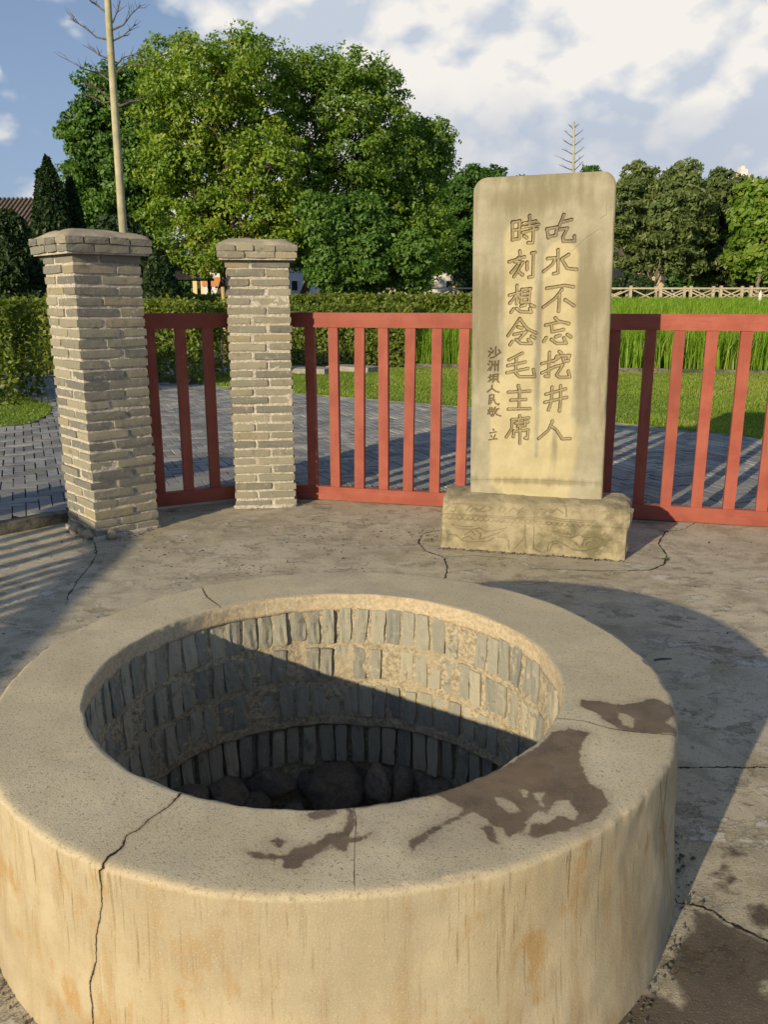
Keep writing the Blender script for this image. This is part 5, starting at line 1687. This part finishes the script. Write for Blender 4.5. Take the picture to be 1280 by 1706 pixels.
# ------------------------------------------------------------------ bare trees, far fences, houses
def bare_tree(label, Y, trunk_px, r0, r1, branches, seed, twigs=5):
    r_ = np.random.default_rng(seed)
    gz = float(ground_z(np.array(Y)))
    pts = [at(x, y, Y) for x, y in trunk_px]
    base = np.array([pts[0][0] + 0.05, Y, gz - 0.05])
    t = empty('bare_tree', tuple(base)); tag(t, label, 'tree', 'bare dead trees')
    P = [base] + pts
    zt = np.array([p[2] for p in P]); f = (zt - zt[0]) / (zt[-1] - zt[0])
    MB().tube([p - base for p in P], list(r0 + (r1 - r0) * f), 12).build('trunk', M['deadwood'], t, True)
    for br in branches:
        q = [at(x, y, Y + 0.15 * i * r_.uniform(-1, 1)) for i, (x, y) in enumerate(br)]
        mb = MB()
        k = len(q)
        ra = max(r1 * 0.34, 0.030 if Y > 40 else 0)
        mb.tube([p - base for p in q], [ra * (1 - 0.72 * i / (k - 1)) for i in range(k)], 5)
        for j in range(twigs):
            s = r_.uniform(0.3, 0.98) * (k - 1); i = min(int(s), k - 2)
            a_ = q[i] + (q[i + 1] - q[i]) * (s - i)
            d = unit(q[i + 1] - q[i])
            e = a_ + (d * r_.uniform(0.4, 0.9) + np.array([r_.normal(0, 0.5), r_.normal(0, 0.5), abs(r_.normal(0.35, 0.3))])) * np.linalg.norm(q[-1] - q[0]) * r_.uniform(0.18, 0.34)
            mb.tube([a_ - base, (a_ + e) / 2 - base + r_.normal(0, 0.02, 3), e - base], [ra * 0.32, ra * 0.24, ra * 0.12], 4)
        mb.build('branch', M['twig'], t)
    return t
bare_tree('tall pale bare trunk with dead twigs rising past the top left of the picture', 22, [(203, 362), (199, 300), (194, 230), (188, 140), (182, 50), (177, -40), (174, -90)], 0.118, 0.075,
          [[(178, 22), (160, 8), (138, -8)], [(180, 66), (160, 62), (140, 45), (116, 30)], [(182, 98), (165, 92), (145, 78)], [(184, 135), (165, 122), (140, 115), (107, 97)], [(186, 168), (165, 150), (143, 140)], [(187, 168), (172, 172), (152, 160)],
           [(187, 50), (205, 42), (220, 22), (235, 8)], [(188, 68), (205, 60), (226, 40)], [(190, 112), (205, 96), (234, 87)], [(192, 122), (210, 106), (242, 108)], [(196, 178), (216, 170), (252, 160)], [(187, 38), (195, 20), (200, 2)], [(177, -20), (200, -40), (220, -50)]], 41, 9)
bare_tree('small bare dead tree with paired twigs above the top of the stele', 46, [(956, 330), (956, 270), (957, 203)], 0.13, 0.045,
          [[(956, 230), (948, 224), (941, 217)], [(957, 228), (965, 222), (971, 217)], [(956, 243), (946, 238), (938, 232)], [(957, 243), (966, 236), (973, 230)], [(956, 258), (944, 251), (936, 248)], [(957, 258), (968, 250), (974, 245)], [(956, 272), (943, 267), (933, 262)], [(957, 272), (969, 262), (974, 258)], [(956, 284), (942, 279), (931, 274)], [(957, 284), (968, 274), (972, 268)], [(957, 216), (952, 211), (947, 207)], [(957, 214), (962, 209), (966, 206)]], 42, 2)

def rail_fence(label, Y, px0, px1, pitch_px, z_top, gz):
    x0, x1 = at(px0, 497, Y)[0], at(px1, 497, Y)[0]
    stp = pitch_px * Y / FPX
    t = empty('post_and_rail_fence', ((x0 + x1) / 2, Y, gz)); tag(t, label, 'fence', 'pale timber fences beyond the rice')
    ox = (x0 + x1) / 2
    xs = np.arange(x0, x1 + stp * 0.5, stp)
    H_ = z_top - gz
    post = make_mesh('post', *(lambda m: (m.v, m.f))(MB().box((-0.075, -0.075, 0), (0.075, 0.075, H_ + 0.10))))
    post.materials.append(M['far_wood'])
    rail = make_mesh('rail', *(lambda m: (m.v, m.f))(MB().box((0, -0.03, -0.045), (stp, 0.03, 0.045))))
    rail.materials.append(M['far_wood'])
    bl = MB().bar((0.06, -0.015, H_ * 0.42), (stp - 0.06, -0.015, H_ - 0.10), 0.04, 0.07)
    bl2 = MB().bar((0.06, 0.03, H_ - 0.10), (stp - 0.06, 0.03, H_ * 0.42), 0.04, 0.07)
    b1 = make_mesh('brace', bl.v, bl.f); b1.materials.append(M['far_wood'])
    b2 = make_mesh('brace', bl2.v, bl2.f); b2.materials.append(M['far_wood'])
    for i, x in enumerate(xs):
        link('post', post, None, t, (x - ox, 0, 0))
        if i < len(xs) - 1:
            link('rail', rail, None, t, (x - ox, -0.05, H_ - 0.045))
            link('rail', rail, None, t, (x - ox, -0.05, H_ * 0.36))
            link('brace', b1, None, t, (x - ox, 0, 0))
            link('brace', b2, None, t, (x - ox, 0, 0))
    return t
rail_fence('pale post and rail fence with crossed braces along the far edge of the rice', 50, 600, 1420, 48.5, at(0, 479, 50)[2], 0.62)
rail_fence('second pale post and rail fence standing just behind the first beyond the rice', 53, 612, 1420, 46.5, at(0, 479.5, 53)[2], 0.66)

def house(label, Y, x0, x1, y_top, wall, roof, roof_h=0.0, depth=6.0, win=(), over=0.4, group='houses glimpsed behind the trees', hip=False, name='house', door=None, trim=None):
    gz = float(ground_z(np.array(Y)))
    a, b2 = at(x0, y_top, Y), at(x1, y_top, Y)
    w_, h = b2[0] - a[0], a[2] - gz
    t = empty(name, ((a[0] + b2[0]) / 2, Y, gz)); tag(t, label, 'building', group)
    hw_ = w_ / 2
    MB().box((-hw_, 0, -0.1), (hw_, depth, h)).build('wall', M[wall], t)
    if roof:
        m = MB()
        o_ = over
        if hip:
            v = [(-hw_ - o_, -o_, h), (hw_ + o_, -o_, h), (hw_ + o_, depth + o_, h), (-hw_ - o_, depth + o_, h), (-hw_ * 0.35, depth / 2, h + roof_h), (hw_ * 0.35, depth / 2, h + roof_h)]
            m.add(v, [(0, 1, 5, 4), (1, 2, 5), (2, 3, 4, 5), (3, 0, 4), (3, 2, 1, 0)])
        elif roof_h > 0:
            v = [(-hw_ - o_, -o_, h - 0.1), (hw_ + o_, -o_, h - 0.1), (hw_ + o_, depth + o_, h - 0.1), (-hw_ - o_, depth + o_, h - 0.1), (-hw_ - o_, depth / 2, h + roof_h), (hw_ + o_, depth / 2, h + roof_h)]
            m.add(v, [(0, 1, 5, 4), (2, 3, 4, 5), (1, 2, 5), (3, 0, 4), (3, 2, 1, 0)])
        else:
            m.box((-hw_ - 0.1, -0.1, h + 0.002), (hw_ + 0.1, depth + 0.1, h + 0.25))
        rf = m.build('roof', M[roof], t)
        if roof_h > 0:
            mt = MB()
            nr = 16
            for i in range(nr):
                x = -hw_ - o_ + (w_ + 2 * o_) * (i + 0.5) / nr
                if not hip:
                    mt.bar((x, -o_ - 0.02, h - 0.06), (x, depth / 2, h + roof_h + 0.04), 0.12, 0.08)
            if not hip:
                mt.build('tile_rib', M[roof], rf)
    for (wx0, wx1, wy0, wy1) in win:
        p0, p1 = at(wx0, wy0, Y), at(wx1, wy1, Y)
        cx = (a[0] + b2[0]) / 2
        f = MB().box((p0[0] - cx - 0.07, -0.06, p1[2] - gz - 0.07), (p1[0] - cx + 0.07, 0.0, p0[2] - gz + 0.07)).build('window', M['wall_white'], t)
        MB().box((p0[0] - cx, -0.075, p1[2] - gz), (p1[0] - cx, -0.062, p0[2] - gz)).build('pane', M['glass'], f)
    if trim:
        MB().box((-hw_ - 0.06, -0.08, h - 0.9), (hw_ + 0.06, -0.003, h - 0.35)).build('trim_band', M[trim], t)
    return t
house('old house with a brown tiled roof at the far left edge', 52, -60, 30, 392, 'wall_beige', 'roof_tile', 2.5, 8.0, over=0.6)
house('tall yellow house front between the two pillars', 56, 318, 352, 424, 'wall_yellow', 'roof_tile', 0.8, 8, win=[(326, 332, 440, 452)], over=0.2)
house('low cream building with an orange band right of the yellow house', 54, 337, 372, 452, 'wall_white', 'roof_tile', 0.0, 6, win=[(345, 350, 468, 480), (358, 363, 468, 480)], trim='orange_trim')
house('bluish white building behind the trunk right of the second pillar', 52, 470, 520, 446, 'wall_blue', 'roof_dark', 0.0, 6, win=[(486, 496, 468, 484)])
house('small white house with a dark window left of the stele', 66, 722, 778, 446, 'wall_white', 'roof_tile', 1.0, 7, win=[(744, 754, 468, 486)])
house('sandy-coloured house partly hidden by the feathery tree right of the stele', 68, 1015, 1112, 425, 'wall_beige', 'roof_tile', 1.6, 8, win=[(1040, 1052, 445, 462), (1076, 1088, 445, 462)])

# pavilion with a black roof between the pillars
Y = 33.0
p0, p1 = at(262, 466, Y), at(336, 466, Y)
ap = at(296, 430, Y)
gz = float(ground_z(np.array(Y)))
t = empty('pavilion', ((p0[0] + p1[0]) / 2, Y + 1, gz)); tag(t, 'small pavilion with a steep black roof between the two pillars', 'pavilion')
hw_ = (p1[0] - p0[0]) / 2
h = p0[2] - gz
MB().add([(-hw_, -1.0, h), (hw_, -1.0, h), (hw_, 1.4, h), (-hw_, 1.4, h), (-hw_, -1.0, h + 0.08), (hw_, -1.0, h + 0.08), (hw_, 1.4, h + 0.08), (-hw_, 1.4, h + 0.08), (-0.1, 0.2, ap[2] - gz), (0.1, 0.2, ap[2] - gz)],
         [(3, 2, 1, 0), (0, 1, 5, 4), (1, 2, 6, 5), (2, 3, 7, 6), (3, 0, 4, 7), (4, 5, 9, 8), (5, 6, 9), (6, 7, 8, 9), (7, 4, 8)]).build('roof', M['roof_dark'], t)
for sx in (-1, 1):
    for yy_ in (-0.8, 1.2):
        MB().bar((sx * hw_ * 0.8, yy_, 0), (sx * hw_ * 0.8, yy_, h), 0.12, 0.12).build('post', M['bark'], t)

# red and white canopy far left
Y = 34.0
a, b2 = at(38, 505, Y), at(76, 505, Y)
c, d = at(46, 480, Y), at(70, 480, Y)
gz = float(ground_z(np.array(Y)))
t = empty('canopy_tent', ((a[0] + b2[0]) / 2, Y, gz)); tag(t, 'white canopy with a red lower edge below the cypresses', 'canopy')
cx = (a[0] + b2[0]) / 2
hw_, hz0, hz1 = (b2[0] - a[0]) / 2, a[2] - gz, c[2] - gz
tw = (d[0] - c[0]) / 2
MB().add([(-hw_, 0, hz0 + 0.13), (hw_, 0, hz0 + 0.13), (hw_, 1.4, hz0 + 0.13), (-hw_, 1.4, hz0 + 0.13), (-tw, 0.35, hz1), (tw, 0.35, hz1), (tw, 1.0, hz1), (-tw, 1.0, hz1)],
         [(0, 1, 5, 4), (1, 2, 6, 5), (2, 3, 7, 6), (3, 0, 4, 7), (4, 5, 6, 7), (3, 2, 1, 0)]).build('roof', M['white_cloth'], t)
MB().box((-hw_ - 0.01, -0.01, hz0 - 0.02), (hw_ + 0.01, 1.41, hz0 + 0.128)).build('valance', M['red_cloth'], t)
for sx in (-1, 1):
    for yy_ in (0.06, 1.34):
        MB().bar((sx * (hw_ - 0.06), yy_, 0), (sx * (hw_ - 0.06), yy_, hz0), 0.05, 0.05).build('post', M['red_cloth'], t)

# far tower block
Y = 260.0
a, b2 = at(1230, 300, Y), at(1260, 300, Y)
cx = (a[0] + b2[0]) / 2
w_ = b2[0] - a[0]
t = empty('tower_block', (cx, Y, 0)); tag(t, 'far cream tower block whose stepped top shows above the trees at the right', 'building')
zt = a[2]
MB().box((-w_ / 2, 0, 0), (w_ / 2, 8, zt)).build('wall', M['tower'], t)
MB().box((-w_ * 0.42, 0.5, zt), (w_ * 0.30, 7, zt + 1.6)).build('parapet', M['tower'], t)
rf = MB().box((-w_ * 0.30, 1, zt + 1.6), (w_ * 0.10, 6, zt + 3.2)).build('roof_house', M['wall_white'], t)
MB().box((-w_ * 0.20, 2, zt + 3.2), (0, 5, zt + 4.2)).build('tank', M['wall_white'], rf)
for i in range(4):
    MB().box((-w_ * 0.38 + i * w_ * 0.2, -0.12, zt - 2.4), (-w_ * 0.26 + i * w_ * 0.2, -0.02, zt - 1.0)).build('window', M['glass'], t)

# bamboo stake beside the second pillar, bottle on a cane in the rice
q = at(371, 478, 20.0)
tag(MB().tube([(0, 0, 0), (0.01, 0, (q[2] - 0.08) / 2), (0, 0, q[2] - 0.08)], [0.05, 0.048, 0.045], 8).build('bamboo_stake', M['bamboo'], None, True, loc=(q[0], 20.0, 0.08)),
    'yellow stake standing behind the hedge at the left side of the second pillar', 'stake')
Y = 34.0
q = at(1268, 492, Y)
t = empty('field_marker', (q[0], Y, 0.3)); tag(t, 'small white bottle on a cane above the rice near the right edge', 'marker')
MB().tube([(0, 0, 0), (0, 0, q[2] - 0.32)], [0.012, 0.012], 6).build('cane', M['bamboo'], t)
MB().tube([(0, 0, q[2] - 0.5), (0, 0, q[2] - 0.25), (0, 0, q[2] - 0.18), (0, 0, q[2] - 0.12)], [0.07, 0.07, 0.03, 0.03], 10).build('bottle', M['wall_white'], t, True)

# ------------------------------------------------------------------ far wood closing the view
r_ = np.random.default_rng(900)
n = 60000
xw = r_.uniform(-75, 85, n)
yw = 82 + r_.uniform(0, 7, n)
topz = 5.2 + 1.9 * fbm(p3(xw, np.zeros(n)), 0.16, 3, 91)
zw = 0.5 + topz * r_.uniform(0, 1, n) ** 0.7
V, F = leaf_geo(p3(xw, yw, zw), np.full(n, 0.42), np.array([0, -0.5, 0.4]), r_, 1.5)
tn = np.clip(0.3 + 0.4 * fbm(p3(xw, yw, zw), 0.5, 2, 92) + r_.normal(0, 0.12, n), 0, 0.8)
tag(build('far_wood', V, F, M['leaf_deep'], None, False, {'tint': np.repeat(tn, 4)}), 'dark mass of woodland far behind the houses and trees', 'woodland', kind='stuff')

# ------------------------------------------------------------------ small things on the concrete
p = on_z(1111, 934)
t = empty('weed', (p[0], p[1], 0)); tag(t, 'tiny green weed growing from a crack right of the pedestal', 'weed')
r_ = np.random.default_rng(12)
n = 40
C = p3(r_.normal(0, 0.010, n), r_.normal(0, 0.02, n), r_.uniform(0.003, 0.02, n))
V, F = leaf_geo(C * 0.8, np.full(n, 0.007), np.array([0, 0, 0.6]), r_, 1.8)
build('leaf_tuft', V, F, M['leaf_deep'], t, False, {'tint': np.repeat(r_.uniform(0.0, 0.5, n), 4)})
p = on_z(1104, 1101)
tag(MB().tube([(-0.035, 0, 0.006), (0.0, 0.004, 0.007), (0.04, -0.002, 0.006)], [0.004, 0.005, 0.003], 6).build('twig', M['twig'], None, True, loc=(p[0], p[1], 0.0), rot=(0, 0, 0.2)), 'short dark twig lying in the shadow just right of the well', 'twig')

# grit and crumbs that gather on the concrete and along the feet of things
r_ = np.random.default_rng(321)
G = []
for (px, py, sx, sy, n) in [(300, 925, 0.16, 0.30, 160), (420, 915, 0.18, 0.25, 200), (365, 935, 0.12, 0.14, 120), (500, 905, 0.2, 0.15, 110), (430, 945, 0.10, 0.08, 90), (700, 895, 0.10, 0.20, 60), (560, 885, 0.3, 0.15, 80)]:
    c = on_z(px, py)
    G.append(c[:2] + r_.normal(size=(n, 2)) * np.array([sx, sy]))
u_ = r_.uniform(0.0, 1.05, 420)
q = SA[None, :2] + FU[None, :2] * u_[:, None] + FN[None, :2] * np.abs(r_.normal(0, 0.018, 420))[:, None]
G.append(q)
a = r_.uniform(0, 2 * math.pi, 700)
rr = RO + 0.034 + np.abs(r_.normal(0, 0.022, 700))
G.append(np.stack([WC[0] + rr * np.cos(a), WC[1] + rr * np.sin(a)], -1))
a = r_.uniform(-3.0, 3.4, 900)
G.append(np.stack([a, r_.uniform(2.9, 5.6, 900)], -1))
for c, hs in ((PIL1, 0.24), (PIL2, 0.23)):
    a = r_.uniform(0, 2 * math.pi, 160)
    G.append(np.array(c) + np.stack([np.cos(a), np.sin(a)], -1) * (hs / np.maximum(np.abs(np.cos(a + 0.1)), np.abs(np.sin(a + 0.1))) ** 0.3 + np.abs(r_.normal(0, 0.02, 160)))[:, None])
G = np.concatenate(G)
G = G[np.hypot(G[:, 0] - WC[0], G[:, 1] - WC[1]) > RO + 0.03]
n = len(G)
sz = np.clip(r_.lognormal(-5.75, 0.42, n), 0.0016, 0.008)
oct_ = np.array([(1, 0, 0), (0, 1, 0), (-1, 0, 0), (0, -1, 0), (0, 0, 0.8), (0, 0, -0.8)], float)
of = np.array([(0, 1, 4), (1, 2, 4), (2, 3, 4), (3, 0, 4), (1, 0, 5), (2, 1, 5), (3, 2, 5), (0, 3, 5)])
V = oct_[None] * sz[:, None, None] * r_.uniform(0.6, 1.4, (n, 6, 1))
V = V + np.concatenate([G, sz[:, None] * 0.45], 1)[:, None, :]
F = (of[None] + (np.arange(n) * 6)[:, None, None]).reshape(-1, 3)
tag(build('grit', V.reshape(-1, 3), F, M['kerb'], None), 'dark grit and crumbs of soil scattered on the concrete yard', 'grit', kind='stuff')

n = 130
s_ = r_.uniform(0.3, 4.6, n)
q = np.array([fence_pt(a, 0.16 + abs(r_.normal(0, 0.06)))[:2] for a in s_])
C = np.concatenate([q, r_.uniform(PAVE_Z + 0.004, PAVE_Z + 0.014, n)[:, None]], 1)
V, F = leaf_geo(C, np.full(n, 0.022), np.array([0, 0, 2.0]), r_, 1.9, 0.4)
tag(build('leaf_litter', V, F, M['bamboo'], None), 'dry brown leaves blown along the foot of the red fence', 'leaves', kind='stuff')
